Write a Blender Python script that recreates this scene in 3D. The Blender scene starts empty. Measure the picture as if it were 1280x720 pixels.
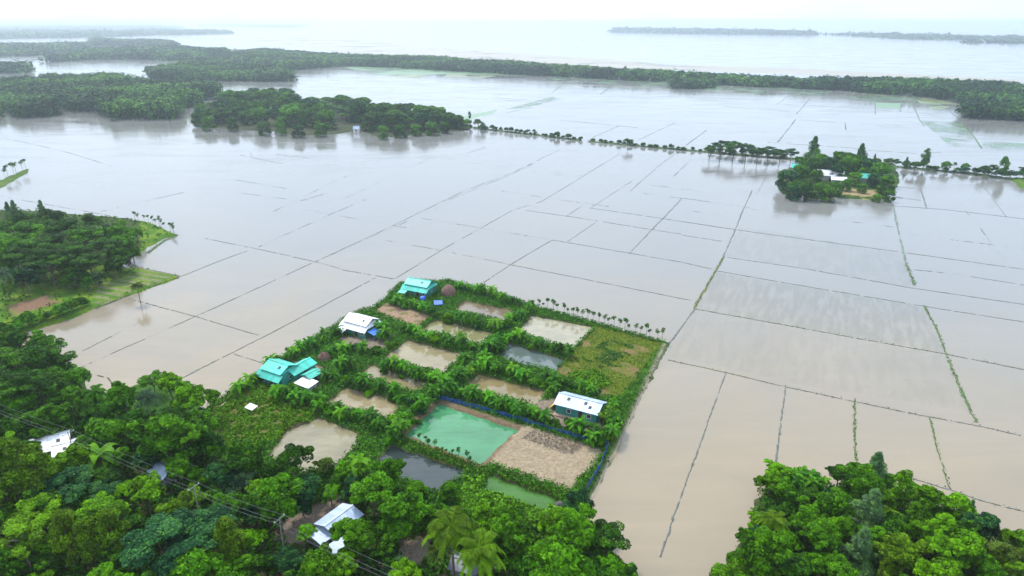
import bpy, math, random
import numpy as np
random.seed(7); rng = np.random.default_rng(7)
R = math.radians
col = bpy.context.scene.collection
sc = bpy.context.scene

# ------------------------------------------------------------------ camera
CAM_H = 70.0; FPX = 854.0; HORIZON = 26.0
PITCH = math.atan((360 - HORIZON) / FPX)
def G(px, py, z=0.0):
    """point of the place seen at photo pixel (1280x720) lying at height z"""
    d = (px - 640) / FPX; v = (py - 360) / FPX
    Y = math.cos(PITCH) - v * math.sin(PITCH); Z = -math.sin(PITCH) - v * math.cos(PITCH)
    t = (z - CAM_H) / Z
    return np.array((d * t, Y * t, z))
def PXM(x, y, z=0.0):
    """photo pixels per metre at a world point"""
    return FPX / (y * math.cos(PITCH) - (z - CAM_H) * math.sin(PITCH))
def PIX(x, y, z=0.0):
    dep = y * math.cos(PITCH) - (z - CAM_H) * math.sin(PITCH)
    up = y * math.sin(PITCH) + (z - CAM_H) * math.cos(PITCH)
    return 640 + FPX * x / dep, 360 - FPX * up / dep
cam_d = bpy.data.cameras.new('camera'); cam = bpy.data.objects.new('camera', cam_d); col.objects.link(cam)
cam.location = (0, 0, CAM_H); cam.rotation_euler = (math.pi / 2 - PITCH, 0, 0)
cam_d.sensor_width = 36; cam_d.lens = FPX / 1280 * 36; cam_d.clip_start = 0.5; cam_d.clip_end = 60000
sc.camera = cam

# ------------------------------------------------------------------ helpers: materials
def new_mat(name):
    m = bpy.data.materials.new(name); m.use_nodes = True
    nt = m.node_tree; b = nt.nodes['Principled BSDF']; return m, nt, b
def N(nt, kind, **kw):
    n = nt.nodes.new(kind)
    for k, v in kw.items(): setattr(n, k, v)
    return n
def noise(nt, scale, detail=4, rough=.55, coord=None, dist=0):
    n = N(nt, 'ShaderNodeTexNoise'); n.inputs['Scale'].default_value = scale; n.inputs['Detail'].default_value = detail
    n.inputs['Roughness'].default_value = rough; n.inputs['Distortion'].default_value = dist
    if coord is not None: nt.links.new(coord, n.inputs['Vector'])
    return n
def ramp(nt, fac, stops):
    r = N(nt, 'ShaderNodeValToRGB'); e = r.color_ramp.elements
    while len(e) < len(stops): e.new(.5)
    for el, (p, c) in zip(e, stops): el.position = p; el.color = (*c, 1) if len(c) == 3 else c
    nt.links.new(fac, r.inputs['Fac']); return r
def mix(nt, fac, a, b, blend='MIX'):
    m = N(nt, 'ShaderNodeMix', data_type='RGBA', blend_type=blend)
    for key, v in ((0, fac), (6, a), (7, b)):
        if isinstance(v, (int, float)): m.inputs[key].default_value = v
        elif isinstance(v, tuple): m.inputs[key].default_value = (*v, 1) if len(v) == 3 else v
        else: nt.links.new(v, m.inputs[key])
    return m.outputs[2]
def math_n(nt, op, a, b=None):
    m = N(nt, 'ShaderNodeMath', operation=op)
    for i, v in enumerate((a, b)):
        if v is None: continue
        if isinstance(v, (int, float)): m.inputs[i].default_value = v
        else: nt.links.new(v, m.inputs[i])
    return m.outputs[0]
def objcoord(nt): return N(nt, 'ShaderNodeTexCoord').outputs['Object']

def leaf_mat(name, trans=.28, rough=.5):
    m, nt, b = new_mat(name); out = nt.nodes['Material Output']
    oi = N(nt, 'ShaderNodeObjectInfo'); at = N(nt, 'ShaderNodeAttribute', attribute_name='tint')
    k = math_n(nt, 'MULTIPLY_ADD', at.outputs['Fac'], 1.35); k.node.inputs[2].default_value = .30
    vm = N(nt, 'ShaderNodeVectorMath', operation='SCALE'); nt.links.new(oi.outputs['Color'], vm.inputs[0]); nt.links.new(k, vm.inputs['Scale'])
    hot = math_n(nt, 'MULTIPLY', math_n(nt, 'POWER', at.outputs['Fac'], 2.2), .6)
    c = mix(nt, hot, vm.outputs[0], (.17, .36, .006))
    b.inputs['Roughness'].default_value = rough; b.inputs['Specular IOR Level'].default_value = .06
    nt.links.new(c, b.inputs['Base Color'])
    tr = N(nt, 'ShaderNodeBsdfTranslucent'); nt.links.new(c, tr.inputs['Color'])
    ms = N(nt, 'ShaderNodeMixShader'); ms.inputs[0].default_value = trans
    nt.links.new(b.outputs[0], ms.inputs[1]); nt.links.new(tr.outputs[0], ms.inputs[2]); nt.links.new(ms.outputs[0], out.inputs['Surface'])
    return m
M_LEAF = leaf_mat('leaf', .2, .55); M_BANANA = leaf_mat('banana_leaf', .35, .4)
def plain(name, c, rough=.8, scale=3.0, var=.35, metal=0.0, c2=None):
    m, nt, b = new_mat(name); oc = objcoord(nt)
    n = noise(nt, scale, 5, .6, oc)
    a = tuple(x * (1 - var) for x in c); z = c2 or tuple(min(1, x * (1 + var)) for x in c)
    r = ramp(nt, n.outputs['Fac'], ((.3, a), (.7, z))); nt.links.new(r.outputs[0], b.inputs['Base Color'])
    b.inputs['Roughness'].default_value = rough; b.inputs['Metallic'].default_value = metal; return m
M_BARK = plain('bark', (.13, .10, .075), .9, 4); M_PALEBARK = plain('pale_bark', (.34, .30, .24), .9, 4)
M_PSTEM = plain('banana_stem', (.13, .17, .05), .7, 3)
def tin(name, c, stain=(.30, .19, .11), amount=.25, metal=.35, rough=.5):
    """corrugated sheet roof: ribs along the slope, sheet to sheet tone changes, rust and dirt"""
    m, nt, b = new_mat(name); oc = objcoord(nt)
    sep = N(nt, 'ShaderNodeSeparateXYZ'); nt.links.new(oc, sep.inputs[0])
    sheet = math_n(nt, 'FLOOR', math_n(nt, 'DIVIDE', sep.outputs[0], .82))
    wn = N(nt, 'ShaderNodeTexWhiteNoise', noise_dimensions='1D'); nt.links.new(sheet, wn.inputs['W'])
    n = noise(nt, 1.1, 6, .65, oc, .6)
    dirt = ramp(nt, n.outputs['Fac'], ((.50, (0, 0, 0)), (.78, (1, 1, 1))))
    c1 = mix(nt, wn.outputs['Value'], tuple(x * .80 for x in c), tuple(min(1, x * 1.12) for x in c))
    c2 = mix(nt, math_n(nt, 'MULTIPLY', dirt.outputs[0], amount), c1, stain)
    nt.links.new(c2, b.inputs['Base Color']); b.inputs['Metallic'].default_value = metal; b.inputs['Roughness'].default_value = rough
    w = math_n(nt, 'SINE', math_n(nt, 'MULTIPLY', sep.outputs[0], 2 * math.pi / .2))
    return m
M_TEAL = tin('teal_tin', (.045, .50, .40), (.16, .26, .20), .75, .1)
M_WHITE = tin('white_tin', (.80, .82, .86), (.42, .33, .27), .55, .1)
M_SILVER = tin('silver_tin', (.40, .50, .68), (.36, .30, .26), .4, .15)
M_BLUETIN = tin('blue_grey_tin', (.40, .50, .66), (.25, .24, .25), .6, .15)
M_BLUESHEET = tin('blue_sheet', (.05, .19, .62), (.05, .10, .3), .4, .05)
M_TEALWALL = tin('teal_wall', (.025, .26, .22), (.12, .12, .10), .4, .05, .5)
M_GREYWALL = tin('grey_wall', (.32, .33, .34), (.2, .16, .12), .5, .1, .5)
M_WHITEWALL = plain('white_wall', (.66, .67, .66), .7, 2, .2)
M_DARK = plain('dark_opening', (.018, .02, .024), .6, 2, .2)
M_WOOD = plain('grey_wood', (.22, .17, .12), .9, 5); M_WHITEWOOD = plain('white_frame', (.6, .6, .58), .6, 4, .15)
M_THATCH = plain('brown_straw', (.17, .095, .075), .95, 9, .5); M_YELLOW = plain('yellow_tarp', (.72, .52, .03), .5, 3, .15)
M_TARP = plain('blue_tarp', (.03, .13, .55), .45, 2, .35); M_NET = plain('blue_net', (.008, .07, .26), .6, 1.2, .45)
M_PINK = plain('pink_cloth', (.75, .16, .34), .8, 3, .2); M_WCLOTH = plain('white_cloth', (.75, .74, .72), .8, 3, .15)
M_STEEL = plain('galvanised', (.28, .28, .29), .5, 4, .15, .2); M_CONC = plain('concrete', (.20, .19, .18), .8, 3, .2)
M_WIRE = plain('wire_metal', (.22, .23, .25), .5, 1, .1, .2)

# ------------------------------------------------------------------ helpers: meshes
class MB:
    def __init__(s): s.v = []; s.f = []; s.t = []; s.n = 0
    def add(s, v, f, t=None):
        v = np.asarray(v, float).reshape(-1, 3); f = np.asarray(f, int)
        s.v.append(v); s.f.append(f + s.n); s.n += len(v)
        s.t.append(np.full(len(f), .4) if t is None else np.asarray(t, float))
    def box(s, c, size, rz=0.0, t=None, taper=1.0):
        x, y, z = (q / 2 for q in size)
        v = np.array([(a * x * (taper if cc > 0 else 1), b * y * (taper if cc > 0 else 1), cc * z) for cc in (-1, 1) for b in (-1, 1) for a in (-1, 1)])
        ca, sa = math.cos(rz), math.sin(rz)
        v = np.c_[v[:, 0] * ca - v[:, 1] * sa, v[:, 0] * sa + v[:, 1] * ca, v[:, 2]] + np.array(c)
        s.add(v, [(0, 2, 3, 1), (4, 5, 7, 6), (0, 1, 5, 4), (1, 3, 7, 5), (3, 2, 6, 7), (2, 0, 4, 6)])
    def tube(s, pts, rad, seg=6):
        pts = np.asarray(pts, float); rad = np.broadcast_to(np.asarray(rad, float), (len(pts),))
        vs = []; 
        for i, p in enumerate(pts):
            d = pts[min(i + 1, len(pts) - 1)] - pts[max(i - 1, 0)]; d /= np.linalg.norm(d) + 1e-9
            a = np.cross(d, (0, 0, 1) if abs(d[2]) < .9 else (1, 0, 0)); a /= np.linalg.norm(a); b = np.cross(d, a)
            for k in range(seg):
                th = 2 * math.pi * k / seg; vs.append(p + rad[i] * (math.cos(th) * a + math.sin(th) * b))
        fs = [(i * seg + k, i * seg + (k + 1) % seg, (i + 1) * seg + (k + 1) % seg, (i + 1) * seg + k) for i in range(len(pts) - 1) for k in range(seg)]
        s.add(vs, fs)
        if seg == 4: s.add([vs[0], vs[1], vs[2], vs[3]], [(3, 2, 1, 0)]); s.add(vs[-4:], [(0, 1, 2, 3)])
    def quad(s, a, b, c, d): s.add([a, b, c, d], [(0, 1, 2, 3)])
    def slab(s, a, b, c, d, th):
        """a thick sheet: corners a b c d (counter clockwise from above), thickness th downwards"""
        t = np.array([a, b, c, d], float); lo = t - np.array((0, 0, th))
        s.add(np.r_[t, lo], [(0, 1, 2, 3), (7, 6, 5, 4), (0, 4, 5, 1), (1, 5, 6, 2), (2, 6, 7, 3), (3, 7, 4, 0)])
    def mesh(s, name, mat, smooth=False):
        v = np.concatenate(s.v); me = bpy.data.meshes.new(name)
        if all(f.ndim == 2 and f.shape[1] == 4 for f in s.f):
            f = np.concatenate(s.f); nf = len(f)
            me.vertices.add(len(v)); me.vertices.foreach_set('co', v.ravel().astype(np.float32))
            me.loops.add(nf * 4); me.loops.foreach_set('vertex_index', f.ravel().astype(np.int32))
            me.polygons.add(nf); me.polygons.foreach_set('loop_start', np.arange(0, nf * 4, 4, dtype=np.int32))
            me.polygons.foreach_set('loop_total', np.full(nf, 4, np.int32)); me.update(calc_edges=True)
        else:
            fl = [tuple(int(i) for i in q) for f in s.f for q in f]; me.from_pydata(v.tolist(), [], fl)
        t = np.concatenate(s.t).astype(np.float32)
        a = me.attributes.new('tint', 'FLOAT', 'FACE'); a.data.foreach_set('value', t)
        if mat: me.materials.append(mat)
        me.polygons.foreach_set('use_smooth', np.full(len(me.polygons), bool(smooth)))
        return me
def link(name, me, parent=None, loc=(0, 0, 0), color=None):
    o = bpy.data.objects.new(name, me); col.objects.link(o); o.parent = parent; o.location = loc
    if color: o.color = (*color, 1)
    return o
def obj(name, mb, mat, parent=None, loc=(0, 0, 0), color=None, smooth=False): return link(name, mb.mesh(name, mat, smooth), parent, loc, color)
def tag(o, label, cat, group=None, kind=None):
    if label: o['label'] = label
    if cat: o['category'] = cat
    if group: o['group'] = group
    if kind: o['kind'] = kind
    return o
def thing(name, label, cat, loc, rz=0.0, group=None, scale=1.0):
    o = bpy.data.objects.new(name, None); col.objects.link(o); o.empty_display_size = .2
    o.location = loc; o.rotation_euler = (0, 0, rz); o.scale = (scale,) * 3
    return tag(o, label, cat, group)

# ------------------------------------------------------------------ foliage makers (arrays)
def unit(v): return v / (np.linalg.norm(v, axis=-1, keepdims=True) + 1e-9)
def leaves_on(mb, cen, rad, n, size, up=.5, jitter=.55, aspect=1.5, tbase=0.0, lower=.35, droop=0.0):
    """n leaf faces over every puff; cen (k,3), rad (k,3)"""
    cen = np.asarray(cen, float); rad = np.asarray(rad, float); k = len(cen)
    if k == 0: return
    d = unit(rng.normal(size=(k * n, 3)))
    flip = (d[:, 2] < 0) & (rng.random(k * n) > lower); d[flip, 2] *= -1
    rr = rng.uniform(.55, 1.08, (k * n, 1)) ** .6
    c = np.repeat(cen, n, 0); r = np.repeat(rad, n, 0)
    p = c + d * r * rr
    nor = unit(d * .7 + np.array((0, 0, up)) + rng.normal(size=d.shape) * jitter)
    a = np.cross(nor, rng.normal(size=d.shape)); a = unit(a)
    if droop: a = unit(a * (1 - droop) + np.array((0, 0, -1.)) * droop); 
    b = unit(np.cross(nor, a)); s = size * rng.uniform(.6, 1.25, (k * n, 1))
    A = a * s * aspect; B = b * s
    V = np.stack((p - A, p - B * .9 + A * .05, p + A, p + B * .9 + A * .05), 1).reshape(-1, 3)
    t = np.clip(np.repeat(rng.uniform(.05, .6, k) + tbase, n) + rng.normal(0, .18, k * n), 0, 1)
    mb.add(V, np.arange(k * n * 4).reshape(-1, 4), t)
def puff_cloud(k, R_, zc, rz, flat=.75, pr=(.26, .42), hollow=.55, seed_bias=.2):
    d = unit(rng.normal(size=(k, 3))); d[:, 2] = np.where((d[:, 2] < -.25), -d[:, 2], d[:, 2])
    q = rng.uniform(hollow, 1, (k, 1))
    lump = 1 + .16 * np.sin(3 * np.arctan2(d[:, 1:2], d[:, 0:1]) + rng.uniform(0, 6))
    c = d * q * lump * np.array((R_ * .78, R_ * .78, rz * .8)) + np.array((0, 0, zc))
    r = R_ * rng.uniform(*pr, (k, 1)); return c, np.c_[r, r, r * flat]
def trunk_mb(h, r, tips, lean=.3, seg=7):
    mb = MB(); p0 = np.array((0, 0, -.4)); top = np.array((rng.normal(0, lean), rng.normal(0, lean), h))
    pts = [p0 + (top - p0) * t + np.array((math.sin(t * 4) * lean * .3, math.cos(t * 3) * lean * .3, 0)) for t in np.linspace(0, 1, 6)]
    mb.tube(pts, np.linspace(r, r * .55, 6), seg)
    for tp in tips:
        b = pts[int(rng.integers(3, 6))]; m = b * .5 + np.asarray(tp) * .5 + np.array((0, 0, rng.uniform(-.1, .5)))
        mb.tube([b, m, np.asarray(tp)], [r * .42, r * .26, r * .08], 5)
    return mb
PROTO = {}
def reg(kind, R0, zc, top, crown, trunk, name='broadleaf_tree', bark=None):
    PROTO.setdefault(kind, []).append(dict(R=R0, zc=zc, top=top, crown=crown.mesh('crown', M_LEAF), trunk=trunk.mesh('trunk', bark or M_BARK, True), name=name))
for i in range(8):                                            # uneven crown of several lobes
    mb = MB(); nl = int(rng.integers(5, 9)); tips = []
    for q in range(nl):
        a = q * 6.28 / nl + rng.normal(0, .5); d = rng.uniform(.4, 3.3) if q else 0; lr = rng.uniform(1.2, 2.5); lz = rng.uniform(5.2, 9.2) - d * .35; lc = np.array((math.cos(a) * d, math.sin(a) * d, lz)); tips.append(lc)
        k = int(9 * lr); dd = unit(rng.normal(size=(k, 3))); dd[:, 2] = np.abs(dd[:, 2]) - .25; c = lc + dd * lr * rng.uniform(.5, 1.05, (k, 1)) * np.array((1, 1, .75)); r = lr * rng.uniform(.18, .42, (k, 1))
        leaves_on(mb, c, np.c_[r, r, r * .7], int(95 * lr ** .5), rng.uniform(.15, .21), up=.6, tbase=rng.uniform(-.15, .2))
    for q in range(7):
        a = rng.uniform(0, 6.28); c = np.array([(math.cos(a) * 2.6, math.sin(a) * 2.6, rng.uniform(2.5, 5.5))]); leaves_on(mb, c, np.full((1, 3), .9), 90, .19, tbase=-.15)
    leaves_on(mb, [(0, 0, 6.0)], [(2.6, 2.6, 2.2)], 700, .24, tbase=-.2)  # low and inner leaves tinted darker, shade of crown gaps put into colour
    reg('round', 4.25, 7.2, 10.8, mb, trunk_mb(5.2, .26, tips), 'broadleaf_tree')
for i in range(4):                                            # spreading, layered crown with gaps
    mb = MB(); k = 34; a = rng.uniform(0, 6.28, k); q = np.sqrt(rng.random(k)) * 5.0
    z = 9.6 - (q / 5) ** 2 * 1.8 + rng.normal(0, .45, k) - (rng.random(k) < .25) * 1.6
    c = np.c_[np.cos(a) * q, np.sin(a) * q, z]; rr = rng.uniform(1.1, 1.8, (k, 1)); r = np.c_[rr, rr, rr * .42]
    leaves_on(mb, c, r, 215, .18, up=1.0, jitter=.45, lower=.25)
    reg('umbrella', 5.6, 9.0, 10.6, mb, trunk_mb(6.2, .28, c[rng.choice(k, 14, False)], .5), 'spreading_tree')
for i in range(3):                                            # upright narrow crown
    mb = MB(); k = 34; z = rng.uniform(2.5, 11.5, k); w = 2.2 * np.sin(np.clip((z - 1.2) / 11.3, 0, 1) * math.pi) ** .7
    a = rng.uniform(0, 6.28, k); c = np.c_[np.cos(a) * w * .75, np.sin(a) * w * .75, z]; rr = rng.uniform(.75, 1.25, (k, 1)); r = np.c_[rr, rr, rr * 1.15]
    leaves_on(mb, c, r, 180, .155, up=.35, droop=.2)
    reg('tall', 2.7, 7.6, 12.3, mb, trunk_mb(8, .17, c[rng.choice(k, 7, False)], .2), 'slender_tree')
for i in range(2):                                            # feathery casuarina
    mb = MB(); k = 110; z = np.linspace(1.4, 13.8, k); w = (14.6 - z) / 14.6 * 4.6 * rng.uniform(.6, 1.1, k) + .25
    a = rng.uniform(0, 6.28, k); q = rng.uniform(.35, 1, k) * w; c = np.c_[np.cos(a) * q, np.sin(a) * q, z]; rr = .3 + w[:, None] * .24; r = np.c_[rr, rr, rr * 1.2]
    leaves_on(mb, c, r, 80, .12, up=.6, aspect=3.6, jitter=.5, droop=.1, tbase=.3)
    reg('casuarina', 3.9, 6.2, 14.2, mb, trunk_mb(13, .2, c[rng.choice(k, 8, False)], .15), 'casuarina_tree')
for i in range(4):                                            # dense crown reaching the ground
    mb = MB(); c, r = puff_cloud(40, 5, 6.8, 3.6); leaves_on(mb, c, r, 90, .36, up=.7)
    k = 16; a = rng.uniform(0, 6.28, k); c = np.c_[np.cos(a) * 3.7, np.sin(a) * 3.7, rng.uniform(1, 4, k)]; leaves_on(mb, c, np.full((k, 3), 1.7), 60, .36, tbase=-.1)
    reg('full', 5, 6.6, 10.6, mb, trunk_mb(5.0, .26, c[rng.choice(k, 5, False)]), 'bushy_tree')
for i in range(2):                                            # open crown with leaf bunches at branch ends
    mb = MB(); c, r = puff_cloud(24, 5, 7.2, 3.6, .7, (.2, .3), .7); leaves_on(mb, c, r, 190, .19)
    reg('open', 5, 7.4, 10.8, mb, trunk_mb(5.0, .24, c[rng.choice(24, 18, False)], .4), 'open_crowned_tree')
def frond(mb, base, az, length, rise, fall, wid, leaflets=15, t=.4, lsz=.075):
    d = np.array((math.cos(az), math.sin(az), 0)); side = np.array((-d[1], d[0], 0)); P = []
    for u in np.linspace(0, 1, leaflets + 1):
        P.append(base + d * length * (u * (1 - .18 * u)) + np.array((0, 0, rise * math.sin(u * 1.9) - fall * u * u)))
    P = np.array(P); mb.tube(P, np.linspace(.055, .012, len(P)), 4)
    for i in range(1, leaflets + 1):
        u = i / leaflets; L = wid * math.sin(min(1, u * 1.15 + .18) * math.pi * .86) + .12; fw = unit(P[i] - P[i - 1])
        for sg in (-1, 1):
            tip = P[i] + side * sg * L * .82 + fw * L * .5 - np.array((0, 0, L * .42)); w = fw * lsz * 2.2
            mb.add([P[i] - w, P[i] + w, tip + w * .3, tip - w * .3], [(0, 1, 2, 3)], [np.clip(t + rng.normal(0, .12), 0, 1)])
for i in range(3):                                            # coconut palm
    mb = MB(); H_ = 9.0; top = np.array((.4, .2, H_))
    for k in range(20):
        old = k / 20; frond(mb, top, k * 2.4 + rng.normal(0, .1), rng.uniform(3.2, 4.1), 1.9 - 2.2 * old, 1.2 + 1.6 * old, .85, 16, .12 + .75 * old ** 2)
    tm = MB(); tm.tube([(0, 0, -.4), (.05, 0, 2.5), (.2, .1, 6), (.4, .2, H_)], [.2, .15, .13, .12], 7)
    for k in range(6): tm.box((.4 + .28 * math.cos(k), .2 + .28 * math.sin(k), H_ - .25), (.24, .24, .3), k)
    reg('palm', 3.9, 8.8, 10.6, mb, tm, 'palm_tree')
def banana(mb, sm, x=0, y=0, h=2.6, n=9, L=2.1):
    top = np.array((x + rng.normal(0, .1), y + rng.normal(0, .1), h)); sm.tube([(x, y, -.3), (top[0], top[1], h)], [.15, .08], 6)
    for k in range(n):
        az = k * 2.4 + rng.normal(0, .25); d = np.array((math.cos(az), math.sin(az), 0)); s = np.array((-d[1], d[0], 0)); u0 = k / n
        l = L * rng.uniform(.8, 1.15); rise = 1.35 - 1.0 * u0; fall = .5 + 1.3 * u0; w = .40 * rng.uniform(.85, 1.15)
        pr = None; tt = np.clip(.25 + .3 * rng.random() + .35 * (u0 > .85), 0, 1)
        for u in np.linspace(.12, 1, 6):
            c = top + d * l * u + np.array((0, 0, rise * math.sin(u * 1.8) - fall * u ** 2)); ww = w * math.sin(min(1, u * .92 + .1) * math.pi) ** .6 + .01
            row = (c + s * ww + np.array((0, 0, ww * .35)), c, c - s * ww + np.array((0, 0, ww * .35)))
            if pr is not None:
                mb.add([pr[0], pr[1], row[1], row[0]], [(0, 1, 2, 3)], [tt]); mb.add([pr[1], pr[2], row[2], row[1]], [(0, 1, 2, 3)], [min(1, tt + .08)])
            pr = row
BAN = []
for i in range(6):
    mb, sm = MB(), MB(); banana(mb, sm, h=rng.uniform(2.2, 2.9)); 
    for q in range(2): banana(mb, sm, rng.normal(0, .55), rng.normal(0, .55), rng.uniform(1.0, 1.9), 6, 1.4)
    BAN.append((mb.mesh('leaves', M_BANANA), sm.mesh('stem', M_PSTEM, True)))
SHR = []
for i in range(5):
    mb = MB(); c, r = puff_cloud(13, 1.5, 1.0, 1.1, .8, (.3, .48), .4); leaves_on(mb, c, r, 70, .13, up=.5)
    SHR.append(mb.mesh('foliage', M_LEAF))
SAP = []
for i in range(4):
    mb = MB(); c = np.array([(0, 0, 2.7)]) + rng.normal(0, .22, (4, 3)); leaves_on(mb, c, np.full((4, 3), .42), 36, .12)
    tm = MB(); tm.tube([(0, 0, -.5), (rng.normal(0, .06), rng.normal(0, .06), 1.5), (rng.normal(0, .1), 0, 2.8)], [.05, .04, .03], 5); SAP.append((mb.mesh('foliage', M_LEAF), tm.mesh('stem', M_BARK)))

# ------------------------------------------------------------------ polygons and land
def P(*pts, z=0.0): return np.array([G(a, b, z)[:2] for a, b in pts])
def inside(poly, x, y):
    r = np.zeros(x.shape, bool); n = len(poly)
    for i in range(n):
        x0, y0 = poly[i]; x1, y1 = poly[(i + 1) % n]
        c = ((y0 > y) != (y1 > y)); r ^= c & (x < (x1 - x0) * (y - y0) / (y1 - y0 + 1e-12) + x0)
    return r
def dist_line(pts, x, y, closed=True):
    d = np.full(x.shape, 1e9); n = len(pts)
    for i in range(n if closed else n - 1):
        a = pts[i]; b = pts[(i + 1) % n]; ab = b - a; t = np.clip(((x - a[0]) * ab[0] + (y - a[1]) * ab[1]) / (ab @ ab + 1e-9), 0, 1)
        d = np.minimum(d, np.hypot(x - a[0] - t * ab[0], y - a[1] - t * ab[1]))
    return d
def sd(poly, x, y): d = dist_line(poly, x, y); return np.where(inside(poly, x, y), d, -d)
def sstep(a, b, t): t = np.clip((t - a) / (b - a), 0, 1); return t * t * (3 - 2 * t)
def wob(x, y): return .35 * np.sin(x * .9 + 1.3 * np.sin(y * .5)) + .3 * np.sin(y * 1.1 + 1.7 * np.sin(x * .43)) + .2 * np.sin(x * 2.3 + y * 1.9)

HOME = P((-260, 470), (-60, 425), (0, 428), (60, 438), (100, 462), (106, 488), (140, 494), (170, 482), (235, 478), (252, 514), (285, 492), (335, 460), (392, 424), (440, 394), (472, 382), (500, 354), (562, 351), (640, 372), (664, 382),
         (836, 430), (800, 500), (765, 570), (727, 642), (755, 672), (772, 720), (800, 900), (-400, 900))
PONDS = dict(
    white=P((665, 396), (741, 411), (716, 437), (647, 418)), slate=P((632, 430), (706, 452), (694, 466), (616, 447)),
    brown_back=P((580, 378), (642, 390), (630, 402), (569, 390)), olive=P((546, 401), (616, 418), (603, 433), (526, 414)),
    tan=P((511, 427), (578, 445), (553, 468), (480, 450)), low_tan=P((466, 459), (533, 481), (520, 493), (449, 471)),
    mid_brown=P((597, 470), (684, 492), (669, 508), (582, 487)), west=P((433, 486), (506, 506), (488, 525), (409, 505)),
    south_west=P((400, 524), (449, 545), (442, 562), (415, 588), (380, 592), (338, 572), (360, 540)),
    green=P((549, 507), (646, 540), (600, 582), (508, 545)), dark=P((490, 560), (582, 591), (545, 618), (468, 584)),
    ditch=P((612, 596), (694, 626), (684, 646), (598, 616)))
SOIL = P((655, 535), (756, 568), (712, 617), (612, 582)); YELLOW = P((745, 411), (828, 432), (778, 500), (745, 498), (694, 470))
RUBBLE = P((482, 381), (540, 398), (520, 412), (468, 392)); GARDEN = P((262, 515), (320, 480), (372, 505), (400, 520), (350, 555), (280, 570))
YARDS = [P((425, 425), (490, 420), (485, 440), (430, 442)), P((660, 505), (700, 500), (762, 530), (755, 552), (690, 535)), P((360, 452), (405, 462), (420, 480), (392, 490)), P((360, 650), (420, 625), (440, 640), (380, 690), (340, 680)),
         P((500, 685), (540, 672), (560, 690), (510, 720), (440, 720))]
PATH = P((831, 433), (813, 470), (775, 552), (732, 638))
def home_h(x, y):
    s = sd(HOME, x, y) + wob(x, y) * .6; h = -.6 + 1.3 * sstep(-1.2, 1.0, s)
    for k, p in PONDS.items(): h = h - 1.25 * sstep(-.7, .9, sd(p, x, y) + wob(x * 1.3, y * 1.3) * .35) * (s > 0)
    return h + wob(x * 2.1, y * 2.1) * .05
def home_col(x, y):
    c = np.tile(np.array((.045, .125, .012)), (x.size, 1)); x = x.ravel(); y = y.ravel(); w = wob(x * 1.7, y * 1.7)
    def put(m, rgb): 
        nonlocal c; m = np.clip(m, 0, 1)[:, None]; c = c * (1 - m) + np.array(rgb) * m
    px, py = np.vectorize(PIX)(x, y)
    put(sstep(555, 600, py - .25 * (px - 250)) * (px < 860) * sstep(-10, 25, (py - 570) - np.maximum(0, (px - 330)) * .13), (.085, .06, .04))
    put(sstep(.2, -.4, np.abs(w + .1)), (.09, .13, .02))
    put(sstep(-.6, .6, sd(YELLOW, x, y) + w), (.115, .155, .012)); put(sstep(.3, .6, wob(x * .5 + 2, y * .5)) * sstep(-.6, .6, sd(YELLOW, x, y)), (.20, .14, .06)); put(sstep(.2, .7, -w) * sstep(-.6, .6, sd(YELLOW, x, y)), (.08, .13, .015))
    put(sstep(-.5, .5, sd(GARDEN, x, y) + w), (.10, .14, .02)); put(sstep(.3, .7, w) * sstep(-.5, .5, sd(GARDEN, x, y)), (.20, .16, .06))
    put(sstep(-.4, .4, sd(RUBBLE, x, y) + w * .6), (.33, .22, .15)); put(sstep(.2, .5, w) * sstep(-.4, .4, sd(RUBBLE, x, y)), (.12, .14, .03))
    for q in YARDS: put(sstep(-.5, .5, sd(q, x, y) + w * .8), (.24, .19, .145))
    for k, p in PONDS.items():
        d = sd(p, x, y)
        wd = 1.4 if k == 'green' else .3
        put(sstep(-wd - .3, -wd + .3, d + w * .3), (.20, .14, .085) if k in ('green', 'brown_back') else (.13, .10, .06))
    put(sstep(-.25, .3, sd(SOIL, x, y) + w * .3), (.37, .29, .195))
    put(sstep(.6, .3, np.abs(dist_line(PATH, x, y, False)) + w * .15), (.22, .21, .13))
    return c
def ground_mat():
    m, nt, b = new_mat('ground_cover'); oc = objcoord(nt); at = N(nt, 'ShaderNodeAttribute', attribute_name='cover')
    n = noise(nt, 1.6, 7, .7, oc); n2 = noise(nt, 7, 4, .7, oc)
    k = ramp(nt, n.outputs['Fac'], ((.3, (.55,) * 3), (.7, (1.35,) * 3))); k2 = ramp(nt, n2.outputs['Fac'], ((.3, (.6,) * 3), (.72, (1.35,) * 3)))
    c = mix(nt, 1.0, mix(nt, 1.0, at.outputs['Color'], k.outputs[0], 'MULTIPLY'), k2.outputs[0], 'MULTIPLY')
    nt.links.new(c, b.inputs['Base Color']); b.inputs['Roughness'].default_value = .95; b.inputs['Specular IOR Level'].default_value = .15
    bp = N(nt, 'ShaderNodeBump'); bp.inputs['Strength'].default_value = .8; bp.inputs['Distance'].default_value = .25; nt.links.new(n2.outputs['Fac'], bp.inputs['Height']); nt.links.new(bp.outputs[0], b.inputs['Normal'])
    return m
M_GROUND = ground_mat()
LANDS = []
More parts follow.
